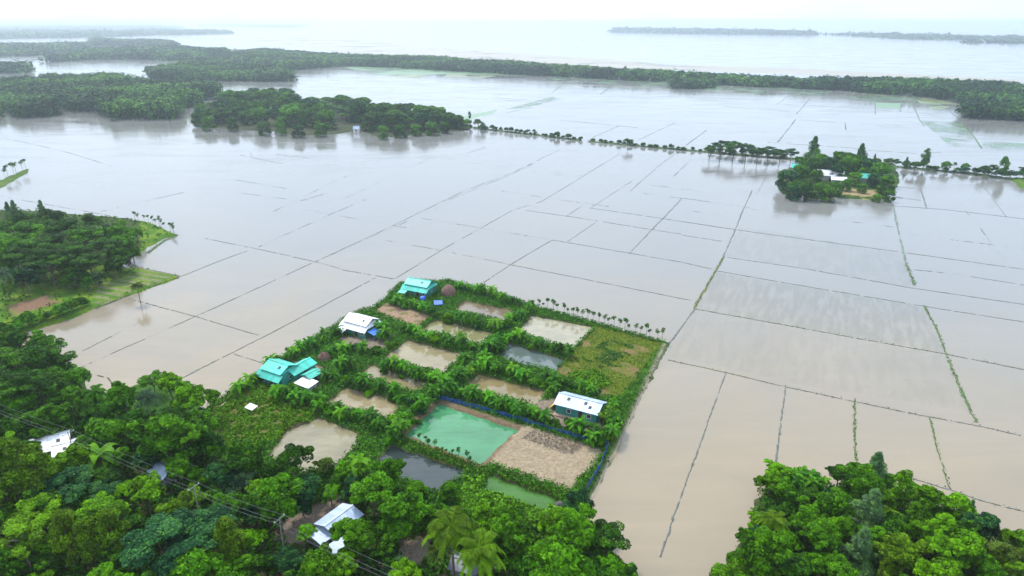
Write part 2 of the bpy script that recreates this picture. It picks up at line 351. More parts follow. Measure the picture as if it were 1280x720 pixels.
def land(name, poly, step, hfun, cfun, pad=3.0):
    lo = poly.min(0) - pad; hi = poly.max(0) + pad; nx = int((hi[0] - lo[0]) / step) + 2; ny = int((hi[1] - lo[1]) / step) + 2
    X, Y = np.meshgrid(lo[0] + np.arange(nx) * step, lo[1] + np.arange(ny) * step); Z = hfun(X, Y)
    keep = Z > -.55; q = keep[:-1, :-1] | keep[1:, :-1] | keep[:-1, 1:] | keep[1:, 1:]
    idx = np.arange(nx * ny).reshape(ny, nx); F = np.stack((idx[:-1, :-1], idx[:-1, 1:], idx[1:, 1:], idx[1:, :-1]), -1)[q]
    used = np.zeros(nx * ny, bool); used[F.ravel()] = True; re = np.cumsum(used) - 1
    V = np.c_[X.ravel(), Y.ravel(), Z.ravel()][used]; mb = MB(); mb.add(V, re[F]); me = mb.mesh(name, M_GROUND, True)
    C = cfun(V[:, 0], V[:, 1]); a = me.attributes.new('cover', 'FLOAT_COLOR', 'POINT'); a.data.foreach_set('color', np.c_[C, np.ones(len(C))].ravel().astype(np.float32))
    o = link(name, me); o['kind'] = 'structure'; LANDS.append((poly, hfun)); return o
def simple_h(poly, top=.7, soft=1.5):
    return lambda x, y: -.6 + (top + .6) * sstep(-soft, soft, sd(poly, x, y) + wob(x * .6, y * .6)) + wob(x, y) * .05
def flat_col(a, b): return lambda x, y: np.where((wob(x * .7, y * .7) > .1)[:, None], np.array(a), np.array(b))
def gh(x, y):
    h = 0.0
    for poly, f in LANDS:
        if (poly.min(0)[0] - 3 < x < poly.max(0)[0] + 3) and (poly.min(0)[1] - 3 < y < poly.max(0)[1] + 3):
            h = max(h, float(f(np.array([x]), np.array([y]))[0]))
    return h
land('homestead_ground', HOME, .55, home_h, home_col)
LEFT = P((-260, 268), (-60, 262), (40, 264), (140, 272), (185, 278), (224, 294), (205, 298), (172, 318), (150, 335), (184, 337), (226, 346), (170, 366), (115, 386), (92, 398), (40, 412), (0, 427), (-60, 440), (-260, 470))
LEFTBED = P((118, 360), (186, 339), (224, 346), (120, 383)); LEFTBARE = P((10, 385), (60, 372), (75, 380), (20, 398))
def left_col(x, y):
    w = wob(x * .8, y * .8); px, py = np.vectorize(PIX)(x, y); c = np.where((w > 0)[:, None], np.array((.07, .17, .010)), np.array((.13, .22, .012)))
    m = (sstep(345, 330, py - .2 * (100 - px)) * (px < 175))[:, None]; c = c * (1 - m) + np.array((.045, .075, .02)) * m
    m = sstep(-1, 1, sd(LEFTBARE, x, y) + w)[:, None]; c = c * (1 - m) + np.array((.22, .13, .08)) * m
    u = np.sin((x * .32 + y * .95 ) * 2.1); m = (sstep(-.5, .5, sd(LEFTBED, x, y)) * sstep(-.3, .3, u))[:, None]; c = c * (1 - m) + np.array((.20, .21, .10)) * m
    return c
land('left_bank_ground', LEFT, .8, simple_h(LEFT), left_col)
CORNER = P((895, 730), (925, 680), (948, 625), (965, 600), (1010, 606), (1085, 604), (1150, 622), (1215, 645), (1240, 675), (1300, 690), (1420, 760), (1420, 900), (860, 900))
land('corner_ground', CORNER, .8, simple_h(CORNER), flat_col((.05, .10, .015), (.07, .08, .03)))
ISLE = P((974, 236), (974, 218), (1000, 204), (1060, 199), (1118, 205), (1124, 225), (1118, 240), (1098, 251), (1062, 248), (980, 243))
ISLEPOND = P((1052, 238), (1090, 241), (1092, 248), (1056, 245))
land('islet_ground', ISLE, 1.6, simple_h(ISLE, .9, 2), lambda x, y: np.where((sd(ISLEPOND, x, y) > -1)[:, None], np.array((.34, .26, .13)), np.array(np.array((.045, .09, .015)))))
WOODS = P((242, 158), (238, 146), (262, 132), (300, 120), (360, 118), (372, 128), (420, 126), (500, 138), (545, 140), (585, 156), (588, 163), (540, 166), (500, 171), (470, 171), (450, 163), (420, 168), (370, 170), (350, 165), (290, 162))
land('wood_ground', WOODS, 4, simple_h(WOODS, .5, 3), flat_col((.035, .06, .015), (.06, .06, .03)))
SPIT = P((-60, 232), (0, 226), (30, 213), (36, 211), (34, 216), (4, 234), (-60, 250)); land('spit_ground', SPIT, 1.5, simple_h(SPIT, .6, 1.2), flat_col((.07, .14, .02), (.10, .16, .03)))
WEDGE = P((1262, 222), (1300, 225), (1300, 245), (1276, 236)); land('wedge_ground', WEDGE, 1.5, simple_h(WEDGE, .8, 1.5), flat_col((.07, .15, .02), (.09, .16, .02)))

# ------------------------------------------------------------------ water
def water_mat(name, c, rough=.06, ripple=.12, var=.12, scale=.02):
    m, nt, b = new_mat(name); oc = objcoord(nt); big = 'flood' in name; n = noise(nt, scale, 6, .62, oc, .6)
    mp = N(nt, 'ShaderNodeMapping'); mp.inputs['Rotation'].default_value[2] = R(38); mp.inputs['Scale'].default_value = (.35, 1, 1); nt.links.new(oc, mp.inputs[0])
    n4 = noise(nt, .045 if big else .5, 6, .7, mp.outputs[0], .8)
    f = math_n(nt, 'MULTIPLY_ADD', n4.outputs['Fac'], .5); nt.links.new(math_n(nt, 'MULTIPLY', n.outputs['Fac'], .5), f.node.inputs[2])
    cool = (c[0] * (1 - var), c[1] * (1 - var * .8), c[2] * (1 - var * .45)) if big else tuple(x * (1 - var) for x in c)
    r = ramp(nt, f, ((.36, cool), (.64, tuple(x * (1 + var) for x in c))))
    base_c = r.outputs[0]
    if big:                      # base colour turns from brown to grey along Y, broken up by noise
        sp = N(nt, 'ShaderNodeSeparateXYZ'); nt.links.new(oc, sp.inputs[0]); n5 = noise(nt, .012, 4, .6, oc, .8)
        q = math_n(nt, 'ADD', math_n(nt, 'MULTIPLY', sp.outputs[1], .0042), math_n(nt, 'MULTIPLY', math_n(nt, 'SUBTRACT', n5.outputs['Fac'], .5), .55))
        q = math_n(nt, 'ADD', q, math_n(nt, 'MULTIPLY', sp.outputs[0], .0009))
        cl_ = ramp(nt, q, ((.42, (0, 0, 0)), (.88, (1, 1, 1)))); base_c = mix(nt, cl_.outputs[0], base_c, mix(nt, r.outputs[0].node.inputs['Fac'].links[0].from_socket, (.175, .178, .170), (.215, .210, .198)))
    nt.links.new(base_c, b.inputs['Base Color']); b.inputs['IOR'].default_value = 1.6 if big else 1.35 if 'ditch' in name else 1.6
    rr = ramp(nt, n4.outputs['Fac'], ((.4, (rough * .6,) * 3), (.68, (rough * 2.2,) * 3))); nt.links.new(rr.outputs[0], b.inputs['Roughness'])
    n2 = noise(nt, 1.4, 4, .65, oc); bp = N(nt, 'ShaderNodeBump'); bp.inputs['Strength'].default_value = ripple; bp.inputs['Distance'].default_value = .05
    nt.links.new(n2.outputs['Fac'], bp.inputs['Height']); nt.links.new(bp.outputs[0], b.inputs['Normal']); return m
W = 20000
wm = MB(); wm.quad((-W, -3000, 0), (W, -3000, 0), (W, W, 0), (-W, W, 0))
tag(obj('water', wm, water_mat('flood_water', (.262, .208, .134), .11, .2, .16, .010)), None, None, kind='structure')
PCOL = dict(white=(0.310, 0.285, 0.229), slate=(0.099, 0.130, 0.143), brown_back=(0.186, 0.143, 0.112), olive=(0.211, 0.198, 0.105), tan=(0.273, 0.229, 0.155), low_tan=(0.248, 0.205, 0.130), mid_brown=(0.223, 0.174, 0.099), west=(0.260, 0.211, 0.136),
            south_west=(0.248, 0.217, 0.155), green=(.060, .225, .118), dark=(0.034, 0.046, 0.053), ditch=(.055, .15, .03))
def grown(poly, g):
    c = poly.mean(0); d = poly - c; return c + d * (1 + g / np.linalg.norm(d, axis=1, keepdims=True))
for k, p in PONDS.items():
    mb = MB(); q = grown(p, .9); mb.add(np.c_[q, np.full(len(q), .26)], [tuple(range(len(q)))[::-1]] if np.cross(q[1] - q[0], q[2] - q[1]) < 0 else [tuple(range(len(q)))])
    tag(obj('pond_water', mb, water_mat('pond_' + k, tuple(v * f_ for v, f_ in zip(PCOL[k], (.92, .92, .78))), .04, .05, .24, .12)), None, None, kind='structure')
def sheet(name, pts, mat, z, kind='structure'):
    q = P(*pts); mb = MB(); o = tuple(range(len(q)))
    a = sum(q[i][0] * q[(i + 1) % len(q)][1] - q[(i + 1) % len(q)][0] * q[i][1] for i in o)
    mb.add(np.c_[q, np.full(len(q), z)], [o if a > 0 else o[::-1]]); ob = obj(name, mb, mat); ob['kind'] = kind; return ob
def paddy_mat(name, c, thr, stripes=0.0, scale=.05, ang=0.0, cov=1.0):
    """flooded crop: leaves just breaking the surface in patches"""
    m, nt, b = new_mat(name); oc = objcoord(nt); mp = N(nt, 'ShaderNodeMapping'); mp.inputs['Rotation'].default_value[2] = ang; mp.inputs['Scale'].default_value = (1, 1 if not stripes else .12, 1); mp.vector_type = 'TEXTURE'; mp.inputs['Scale'].default_value = (7 if stripes else 1, 1, 1); nt.links.new(oc, mp.inputs[0])
    n = noise(nt, scale, 6, .65, mp.outputs[0], .3); n2 = noise(nt, .9, 5, .7, oc)
    f = math_n(nt, 'ADD', n.outputs['Fac'], math_n(nt, 'MULTIPLY', math_n(nt, 'SUBTRACT', n2.outputs['Fac'], .5), .5))
    r = ramp(nt, f, ((thr, (0, 0, 0)), (thr + .14, (1, 1, 1))))
    b.inputs['Base Color'].default_value = (*c, 1); b.inputs['Roughness'].default_value = .3
    tp = N(nt, 'ShaderNodeBsdfTransparent'); ms = N(nt, 'ShaderNodeMixShader'); nt.links.new(math_n(nt, 'MULTIPLY', r.outputs[0], cov), ms.inputs[0])
    nt.links.new(tp.outputs[0], ms.inputs[1]); nt.links.new(b.outputs[0], ms.inputs[2]); nt.links.new(ms.outputs[0], nt.nodes['Material Output'].inputs['Surface'])
    return m
M_PAD = paddy_mat('sparse_crop', (.15, .185, .14), .40, 1, .8, R(66), .15); M_PADF = paddy_mat('far_crop', (.10, .20, .09), .47, 0, .02); M_FARGREEN = paddy_mat('far_green', (.12, .24, .10), .36, 0, .012); M_SAND = paddy_mat('sand_bar', (.30, .25, .17), .30, 0, .006)
sheet('paddy_water', [(893, 340), (1000, 358), (1152, 383), (1182, 441), (1000, 409), (868, 385)], M_PAD, .004)
sheet('paddy_water', [(868, 388), (1000, 412), (1180, 444), (1215, 515), (1000, 480), (840, 446)], paddy_mat('thin_crop', (.16, .18, .13), .44, 1, .7, R(66), .07), .004)
sheet('paddy_water', [(925, 283), (1125, 315), (1140, 358), (1000, 334), (906, 319)], paddy_mat('thin_crop_far', (.15, .18, .14), .42, 1, .7, R(66), .09), .004)
sheet('paddy_water', [(1150, 150), (1200, 153), (1228, 186), (1188, 183)], M_PADF, .004)
sheet('paddy_water', [(1228, 176), (1290, 180), (1290, 190), (1228, 187)], M_PADF, .004)
sheet('paddy_water', [(630, 137), (690, 121), (700, 122), (662, 135)], M_PADF, .004)
sheet('paddy_water', [(575, 146), (622, 137), (616, 142), (584, 150)], M_FARGREEN, .004)
sheet('paddy_water', [(430, 84), (560, 82), (700, 95), (640, 94), (560, 93), (470, 94)], M_FARGREEN, .004)
sheet('paddy_water', [(640, 94), (760, 98), (960, 106), (1000, 112), (1060, 118), (1150, 122), (1180, 132), (1100, 126), (960, 116), (850, 111), (700, 101)], M_PADF, .004)
sheet('paddy_water', [(1094, 128), (1126, 129), (1126, 136), (1094, 135)], M_FARGREEN, .008)
M_STRIP = paddy_mat('olive_strip', (.17, .21, .07), .36, 0, .03)
for q_ in ([(952, 102), (990, 103), (992, 106), (955, 106)], [(1020, 106), (1060, 108), (1130, 117), (1100, 119), (1040, 112)], [(1140, 121), (1180, 126), (1200, 131), (1150, 129)], [(1160, 132), (1188, 133), (1180, 137), (1162, 136)], [(860, 100), (930, 103), (930, 106), (870, 104)], [(560, 92), (620, 95), (600, 98), (555, 96)], [(500, 92), (540, 95), (520, 98), (480, 95)]):
    sheet('paddy_water', q_, M_STRIP, .012)
sheet('sand_bar', [(400, 46), (470, 52), (580, 62), (740, 73), (860, 82), (1000, 86), (1290, 100), (1290, 103), (1000, 93), (840, 88), (640, 78), (430, 66), (340, 52)], M_SAND, .006)
sheet('sand_bar', [(230, 45), (330, 44), (470, 52), (340, 53)], M_SAND, .004)

# ------------------------------------------------------------------ field bunds: low earth ridges, mostly drowned
def bund_mat():
    m, nt, b = new_mat('bund_earth'); oc = objcoord(nt); oi = N(nt, 'ShaderNodeObjectInfo'); n = noise(nt, .8, 5, .7, oc)
    k = ramp(nt, n.outputs['Fac'], ((.3, (.5,) * 3), (.7, (1.4,) * 3))); nt.links.new(mix(nt, 1.0, oi.outputs['Color'], k.outputs[0], 'MULTIPLY'), b.inputs['Base Color']); b.inputs['Roughness'].default_value = .85; return m
M_BUND = bund_mat()
def bund(pts, w=.5, cover=.75, color=(.085, .10, .085), hmax=.16, tuft=0.0):
    if hmax == .16: w *= .62; hmax = .09
    q = P(*pts); mb = MB(); L = 0; ph = rng.uniform(0, 100); rows = []; fr = rng.uniform(.05, .5, 5); fp = rng.uniform(0, 6.28, 5); fa = rng.uniform(.3, 1, 5); fa /= fa.sum()
    for a, b in zip(q[:-1], q[1:]):
        l = np.linalg.norm(b - a); dep = max(60, (a[1] + b[1]) / 2); st = max(.6, dep / 300); n = max(2, int(l / st)); d = (b - a) / l; s = np.array((-d[1], d[0]))
        for i in range(n):
            c = a + d * l * i / n; u = (L + l * i / n); side = .10 * math.sin(u * .09 + ph) + .04 * math.sin(u * .61 + ph)
            g = .5 + .62 * float(sum(A * math.sin(u * F / max(1, st * .6) + p_) for A, F, p_ in zip(fa, fr, fp))); g = g * .7 + .3 * rng.random()
            rows.append((c + s * side, s, (1 if g < cover else 0), w * (.5 + .6 * rng.random() + .5 * (.5 + .5 * math.sin(u * fr[0] * .4 + fp[1])))))
        L += l
    V = []; 
    for c, s, e, ww in rows:
        zt = hmax * (.5 + .7 * rng.random()) if e else (.012 if rng.random() < .75 else -.05); ww = ww if e else ww * .55
        if hmax < .1: c = c + s * w * rng.normal(0, .22); ww *= rng.choice((.5, .8, 1.1, 1.5)); zt = zt if rng.random() > .04 else -.05
        V += [(*(c + s * ww), -.12), (*(c + s * ww * .3), zt), (*(c - s * ww * .35), zt * .9), (*(c - s * ww), -.12)]
    n = len(rows); mb.add(V, [(i * 4 + k, i * 4 + k + 1, i * 4 + k + 5, i * 4 + k + 4) for i in range(n - 1) for k in range(3)])
    if tuft:
        em = np.array([(*c, .12) for c, s, e, ww in rows if e]); 
        if len(em): leaves_on(mb, em + rng.normal(0, .15, em.shape) * np.array((1, 1, .1)), np.full((len(em), 3), w * .8), int(tuft), .12 * max(1, em[0][1] / 180), up=.2)
    o = obj('field_bund', mb, M_BUND, color=color); o['kind'] = 'structure'; return o
DK = (.10, .115, .105); GR = (.075, .13, .035)
for pts, w, cov, c, tf in [
    ([(100, 460), (243, 396), (340, 352), (427, 312), (500, 278), (577, 240), (640, 216), (700, 187)], .35, .62, DK, 0), ([(217, 478), (335, 418), (427, 370), (470, 347)], .42, .8, DK, 0),
    ([(494, 348), (557, 310), (640, 263), (677, 252), (775, 192)], .38, .66, DK, 0), ([(594, 360), (640, 330), (690, 300)], .42, .85, DK, 0), ([(710, 302), (746, 277)], .42, .8, DK, 0),
    ([(707, 271), (727, 258)], .4, .8, DK, 0), ([(740, 259), (757, 248), (790, 226)], .35, .6, DK, 0), ([(786, 317), (829, 273), (852, 248)], .5, .9, DK, 0), ([(788, 239), (820, 210), (850, 188), (884, 162)], .4, .8, DK, 0),
    ([(842, 221), (863, 200)], .4, .6, DK, 0), ([(940, 237), (922, 280), (904, 321)], .55, .85, DK, 0), ([(904, 321), (868, 386)], .62, 1, (.15, .17, .03), 5), ([(868, 386), (850, 412), (836, 431)], .6, .85, DK, 0),
    ([(908, 465), (885, 525), (850, 625), (825, 700)], .36, .86, DK, 0), ([(983, 482), (975, 540), (968, 592)], .34, .9, DK, 0), ([(1069, 500), (1069, 545), (1071, 590)], .36, .9, GR, 2), ([(1163, 522), (1172, 560), (1187, 612)], .36, .85, GR, 1),
    ([(1117, 258), (1124, 295), (1133, 330)], .75, .85, (.12, .17, .13), 0), ([(1133, 330), (1143, 357)], 1.0, 1, GR, 4), ([(1155, 382), (1172, 415), (1185, 450)], .65, .9, GR, 2), ([(1185, 450), (1205, 495), (1222, 530)], .65, .95, GR, 2),
    ([(835, 450), (905, 465), (980, 483)], .26, .95, (.11, .12, .05), 1), ([(980, 483), (1060, 500), (1145, 518), (1225, 533), (1280, 546)], .28, .9, DK, 1), ([(867, 386), (1000, 410), (1100, 428), (1180, 442), (1290, 464)], .32, .97, (.08, .115, .06), 1),
    ([(893, 338), (1000, 357), (1150, 382), (1290, 404)], .36, .96, DK, 0), ([(905, 321), (1000, 335), (1140, 360), (1290, 382)], .36, .95, DK, 0), ([(853, 277), (940, 290), (1125, 315), (1290, 338)], .34, .85, DK, 0), ([(853, 262), (912, 271)], .3, .5, DK, 0),
    ([(853, 294), (905, 302)], .3, .7, DK, 0), ([(634, 330), (700, 343), (780, 359), (866, 376)], .34, .9, DK, 0), ([(690, 300), (760, 312), (854, 328), (893, 337)], .4, .9, DK, 0), ([(657, 263), (720, 272), (790, 283), (854, 293)], .36, .75, DK, 0),
    ([(737, 260), (827, 273), (905, 285)], .36, .8, DK, 0), ([(804, 242), (870, 250), (940, 260)], .4, .55, DK, 0), ([(427, 337), (494, 349)], .5, .85, DK, 0), ([(160, 373), (243, 395), (325, 420)], .4, .85, DK, 0), ([(257, 298), (330, 313), (397, 328), (427, 336)], .4, .8, DK, 0),
    ([(292, 442), (333, 455)], .3, .8, DK, 0), ([(226, 346), (270, 328), (310, 313)], .38, .85, DK, 0), ([(320, 310), (420, 265), (460, 248)], .35, .4, DK, 0), ([(150, 490), (135, 472), (118, 468)], .4, .9, (.05, .045, .035), 0),
    ([(1100, 256), (1180, 262), (1258, 271), (1290, 275)], .35, .9, DK, 0), ([(1120, 233), (1146, 236)], .5, 1, DK, 0), ([(1115, 246), (1154, 251)], .5, 1, DK, 0), ([(1145, 218), (1152, 240), (1159, 262)], .5, .9, DK, 0), ([(1225, 227), (1258, 271)], .3, .7, DK, 0),
    ([(1120, 592), (1187, 612), (1225, 625), (1290, 642)], .3, .8, DK, 1), ([(1250, 240), (1200, 225)], .2, .3, DK, 0),
    ([(1021, 114), (995, 143)], .9, .8, DK, 0), ([(995, 149), (972, 178)], 1.0, .9, DK, 0), ([(1094, 121), (1094, 143)], .8, .8, DK, 0), ([(1126, 128), (1126, 140)], .8, 1, DK, 0), ([(984, 121), (970, 131)], .7, .9, DK, 0), ([(948, 110), (937, 116)], .8, .9, DK, 0),
    ([(980, 110), (967, 119)], .8, .9, DK, 0), ([(900, 112), (965, 118), (1100, 126), (1180, 134)], 1.0, .8, (.16, .17, .10), 0), ([(1150, 151), (1156, 158)], .9, 1, DK, 0), ([(1182, 134), (1200, 150)], 1.0, .8, DK, 0), ([(1200, 152), (1215, 168), (1228, 186)], 1.2, 1, GR, 0),
    ([(1056, 153), (1058, 163)], .8, .8, DK, 0), ([(960, 147), (1110, 158)], .5, .5, DK, 0), ([(510, 96), (640, 103), (740, 107), (850, 112)], 1.2, .9, (.25, .19, .12), 0), ([(590, 120), (700, 128)], .8, .5, DK, 0), ([(660, 133), (702, 123)], 1.0, .9, DK, 0), ([(632, 141), (668, 134)], .8, .8, DK, 0),
    ([(500, 119), (560, 121), (640, 126), (690, 121)], .8, .4, DK, 0), ([(740, 172), (775, 157)], .6, .9, DK, 0), ([(798, 175), (845, 153)], .5, .6, DK, 0), ([(858, 181), (884, 162)], .5, .7, DK, 0), ([(585, 191), (607, 184)], .5, .8, DK, 0), ([(635, 220), (670, 203)], .5, .6, DK, 0), ([(400, 325), (570, 250)], .2, .2, DK, 0),
    ([(0, 172), (40, 180), (90, 192), (143, 209)], .5, .55, DK, 0), ([(300, 194), (355, 205)], .6, .8, DK, 0), ([(240, 180), (262, 179)], .8, .8, DK, 0), ([(315, 195), (312, 190)], .5, .9, DK, 0), ([(345, 193), (390, 198)], .5, .6, DK, 0), ([(70, 168), (128, 159)], .5, .5, DK, 0), ([(295, 225), (360, 236)], .4, .6, DK, 0), ([(376, 251), (407, 242)], .6, .9, DK, 0), ([(130, 268), (152, 276)], .5, .7, DK, 0),
    ([(0, 245), (60, 256), (130, 268)], .4, .5, DK, 0), ([(880, 250), (940, 237)], .25, .3, DK, 0), ([(1118, 470), (1145, 478)], .3, .4, DK, 0)]:
    bund(pts, w, cov, c, .16, tf)
for pts, cv in (([(480, 300), (547, 312), (634, 330)], .5), ([(527, 273), (614, 287), (690, 300)], .45), ([(120, 266), (170, 254), (232, 240)], .45), ([(290, 240), (367, 250)], .5), ([(1143, 337), (1190, 342), (1290, 358)], .6), ([(427, 250), (505, 213), (560, 188)], .35), ([(330, 270), (420, 226), (470, 205)], .3), ([(560, 250), (637, 219)], .6),
        ([(380, 262), (470, 278), (527, 288)], .4), ([(605, 235), (700, 250), (790, 262)], .35), ([(690, 215), (790, 228), (880, 240)], .35), ([(940, 262), (1040, 274), (1120, 284)], .35), ([(1125, 292), (1290, 312)], .35), ([(180, 400), (100, 440)], .4), ([(560, 200), (640, 210), (720, 222)], .3), ([(960, 215), (945, 245)], .5), ([(1195, 250), (1225, 285), (1260, 330)], .35)):
    bund(pts, .36, cv, (.12, .135, .12), .16, 0)
for pts in ([(880, 105), (868, 112)], [(916, 108), (902, 114)], [(1010, 112), (1100, 119), (1160, 128)], [(1040, 112), (1028, 122)], [(1068, 116), (1060, 124)], [(1130, 120), (1140, 128), (1150, 151)], [(1000, 131), (1090, 137), (1170, 143)], [(980, 131), (1000, 132)], [(1200, 153), (1290, 158)], [(1210, 165), (1290, 169)], [(905, 133), (990, 140)], [(820, 120), (900, 126)], [(700, 108), (690, 116)], [(770, 105), (750, 118)], [(960, 178), (1080, 186)], [(1085, 188), (1150, 192), (1180, 190)], [(700, 150), (800, 160)]):
    bund(pts, .9 * max(1, (150 - pts[0][1]) / 20), .7, (.12, .14, .09), .16, 0)
for pts in ([(592, 160), (660, 168), (728, 176)], [(736, 177), (800, 183), (880, 190), (1000, 200)], [(1112, 208), (1200, 216), (1290, 228)]):
    bund(pts, 1.5, 1.01, (.06, .10, .03), .9, 6)
bund([(185, 316), (205, 301), (222, 295)], .6, 1.01, GR, .3, 6); bund([(120, 386), (170, 366), (226, 346)], .4, 1.01, (.07, .10, .03), .25, 3); bund([(186, 338), (226, 346)], .3, 1.01, (.07, .10, .03), .25, 3)
bund([(1058, 247), (1093, 250), (1096, 246)], .9, 1.01, (.22, .22, .06), .3, 0)

# ------------------------------------------------------------------ labels: look first, then the nearest landmark, then an order along it
COLOURS = dict(D=('dark green', (.024, .108, .004)), M=('mid green', (.068, .232, .003)), B=('bright green', (.125, .33, .002)), Y=('yellow green', (.12, .25, .006)), O=('olive', (.085, .145, .018)), T=('blue green', (.012, .085, .032)), G=('grey green', (.070, .150, .075)), L=('lime green', (.11, .33, .008)))
PEND = {}
def relation(px, py, anchors):
    a = min(anchors, key=lambda k: (k[0] - px) ** 2 + ((k[1] - py) * 1.3) ** 2); dx, dy = px - a[0], (py - a[1]) * 1.3
    r = ('left of' if dx < 0 else 'right of') if abs(dx) > abs(dy) else ('behind' if dy < 0 else 'in front of')
    return f'{r} {a[2]}'
def later(o, base, px, py): PEND.setdefault(base, []).append((px, py, o))
ORD = ['first', 'second', 'third', 'fourth', 'fifth', 'sixth', 'seventh', 'eighth', 'ninth', 'tenth', 'eleventh', 'twelfth', 'thirteenth', 'fourteenth', 'fifteenth', 'sixteenth', 'seventeenth', 'eighteenth', 'nineteenth', 'twentieth']
def ordinal(i): return ORD[i] if i < 20 else (['', '', 'twenty', 'thirty', 'forty', 'fifty'][(i + 1) // 10] + '-' + ORD[(i + 1) % 10 - 1] if (i + 1) % 10 else ['', '', 'twentieth', 'thirtieth', 'fortieth', 'fiftieth'][(i + 1) // 10])
def finish_labels():
    for base, l in PEND.items():
        l.sort(key=lambda k: k[0]); n = len(l)
        for i, (px, py, o) in enumerate(l):
            o['label'] = base if n == 1 else (base.split(' ', 1)[1] if len(base.split()) > 12 else base) + (', ' + ('leftmost' if i == 0 else 'rightmost' if i == n - 1 else ordinal(i) + ' from left'))

# ------------------------------------------------------------------ trees
A_LL = [(70, 551, 'the white tin roof'), (242, 607, 'the wooden crossarm pole'), (415, 660, 'the blue grey house'), (350, 655, 'the thin power pole'), (183, 500, 'the shaggy palm'), (580, 675, 'the two coconut palms'), (630, 620, 'the lime creeper patch'), (40, 455, 'the tall dark grove'),
        (525, 590, 'the dark pond'), (395, 560, 'the tree ringed brown pond'), (26, 690, 'the pale leaning trunk'), (130, 680, 'the yellow green pillar trees'), (760, 660, 'the wood\'s water edge'), (205, 665, 'the big blue green crown'), (150, 480, 'the narrow water inlet'), (210, 600, 'the small grey roof'), (520, 690, 'the muddy yard')]
A_CR = [(1000, 600, 'the banana clump'), (965, 655, 'the corner wood palm'), (1085, 645, 'the feathery casuarina'), (1165, 615, 'the bright upright trees'), (1260, 700, 'the right frame edge'), (940, 690, 'the left shore'), (1075, 700, 'the grey casuarina'), (1190, 690, 'the broad bright crown')]
A_LW = [(55, 345, 'the pale banana plant'), (165, 300, 'the shoreline stakes'), (30, 262, 'the casuarina tops'), (100, 297, 'the lime crown'), (20, 355, 'the purple shrub'), (30, 390, 'the bare brown plot'), (120, 330, 'the dark shore water')]
A_IS = [(1036, 223, 'the white islet roof'), (1083, 226, 'the teal islet roof'), (1017, 185, 'the tall casuarina'), (1076, 195, 'the leaning casuarina'), (985, 230, 'the islet left shore'), (1110, 225, 'the islet right shore'), (1070, 245, 'the islet pond')]
A_MW = [(250, 150, 'the wood\'s left tip'), (330, 160, 'the near shore'), (360, 120, 'the far channel'), (430, 165, 'the middle cove'), (480, 168, 'the pale shore clump'), (520, 140, 'the far shore'), (580, 160, 'the wood\'s right tip'), (444, 156, 'the gap in the trees')]
SHAPE = dict(full='dense bushy tree', round='round crowned tree', umbrella='flat spreading tree', tall='tall narrow tree', casuarina='feathery tree', open='open crowned tree', palm='palm')
GRP = {id(A_LL): 'trees of the lower left wood', id(A_CR): 'trees of the lower right wood', id(A_LW): 'trees of the left bank wood', id(A_IS): 'trees on the islet', id(A_MW): 'trees of the far shore wood'}
used_t = []
def tree(kind, px, py, rpx, c, anchors, label=None, pale=False, sz=None, group=None, hs=1.0, by_base=False):
    p = random.choice(PROTO[kind]); g = G(px, py, 0 if by_base else p['zc']); s = 1
    for _ in range(3):
        s = (rpx / PXM(g[0], g[1], p['zc'] * s)) / p['R']; g = G(px, py, 0 if by_base else p['zc'] * s * hs)
    rr = rpx / PXM(g[0], g[1], p['zc'] * s)
    cn, rgb = COLOURS[c]; j = rng.uniform(.85, 1.18); rgb = tuple(float(v * j * rng.uniform(.93, 1.07)) for v in rgb)
    t = thing(p['name'], None, 'tree', (g[0], g[1], gh(g[0], g[1]) - .1), rng.uniform(0, 6.28), group or GRP[id(anchors)], s); t.scale = (s * rng.uniform(.86, 1.14), s * rng.uniform(.86, 1.14), s * hs)
    tr = link('trunk', p['trunk'], t)
    if pale: tr.material_slots[0].link = 'OBJECT'; tr.material_slots[0].material = M_PALEBARK
    link('crown', p['crown'], t, color=rgb); used_t.append((g[0], g[1], rr))
    if label: t['label'] = label
    else:
        later(t, f'{cn} {SHAPE[kind]} {relation(px, py, anchors)}', px, py)
    return t
K = dict(f='full', r='round', u='umbrella', t='tall', c='casuarina', o='open', p='palm')
def many(spec, anchors):
    for w in spec.split(';'):
        if not w.strip(): continue
        k, c, x, y, r = w.split(); tree(K[k], float(x), float(y), float(r), c, anchors)
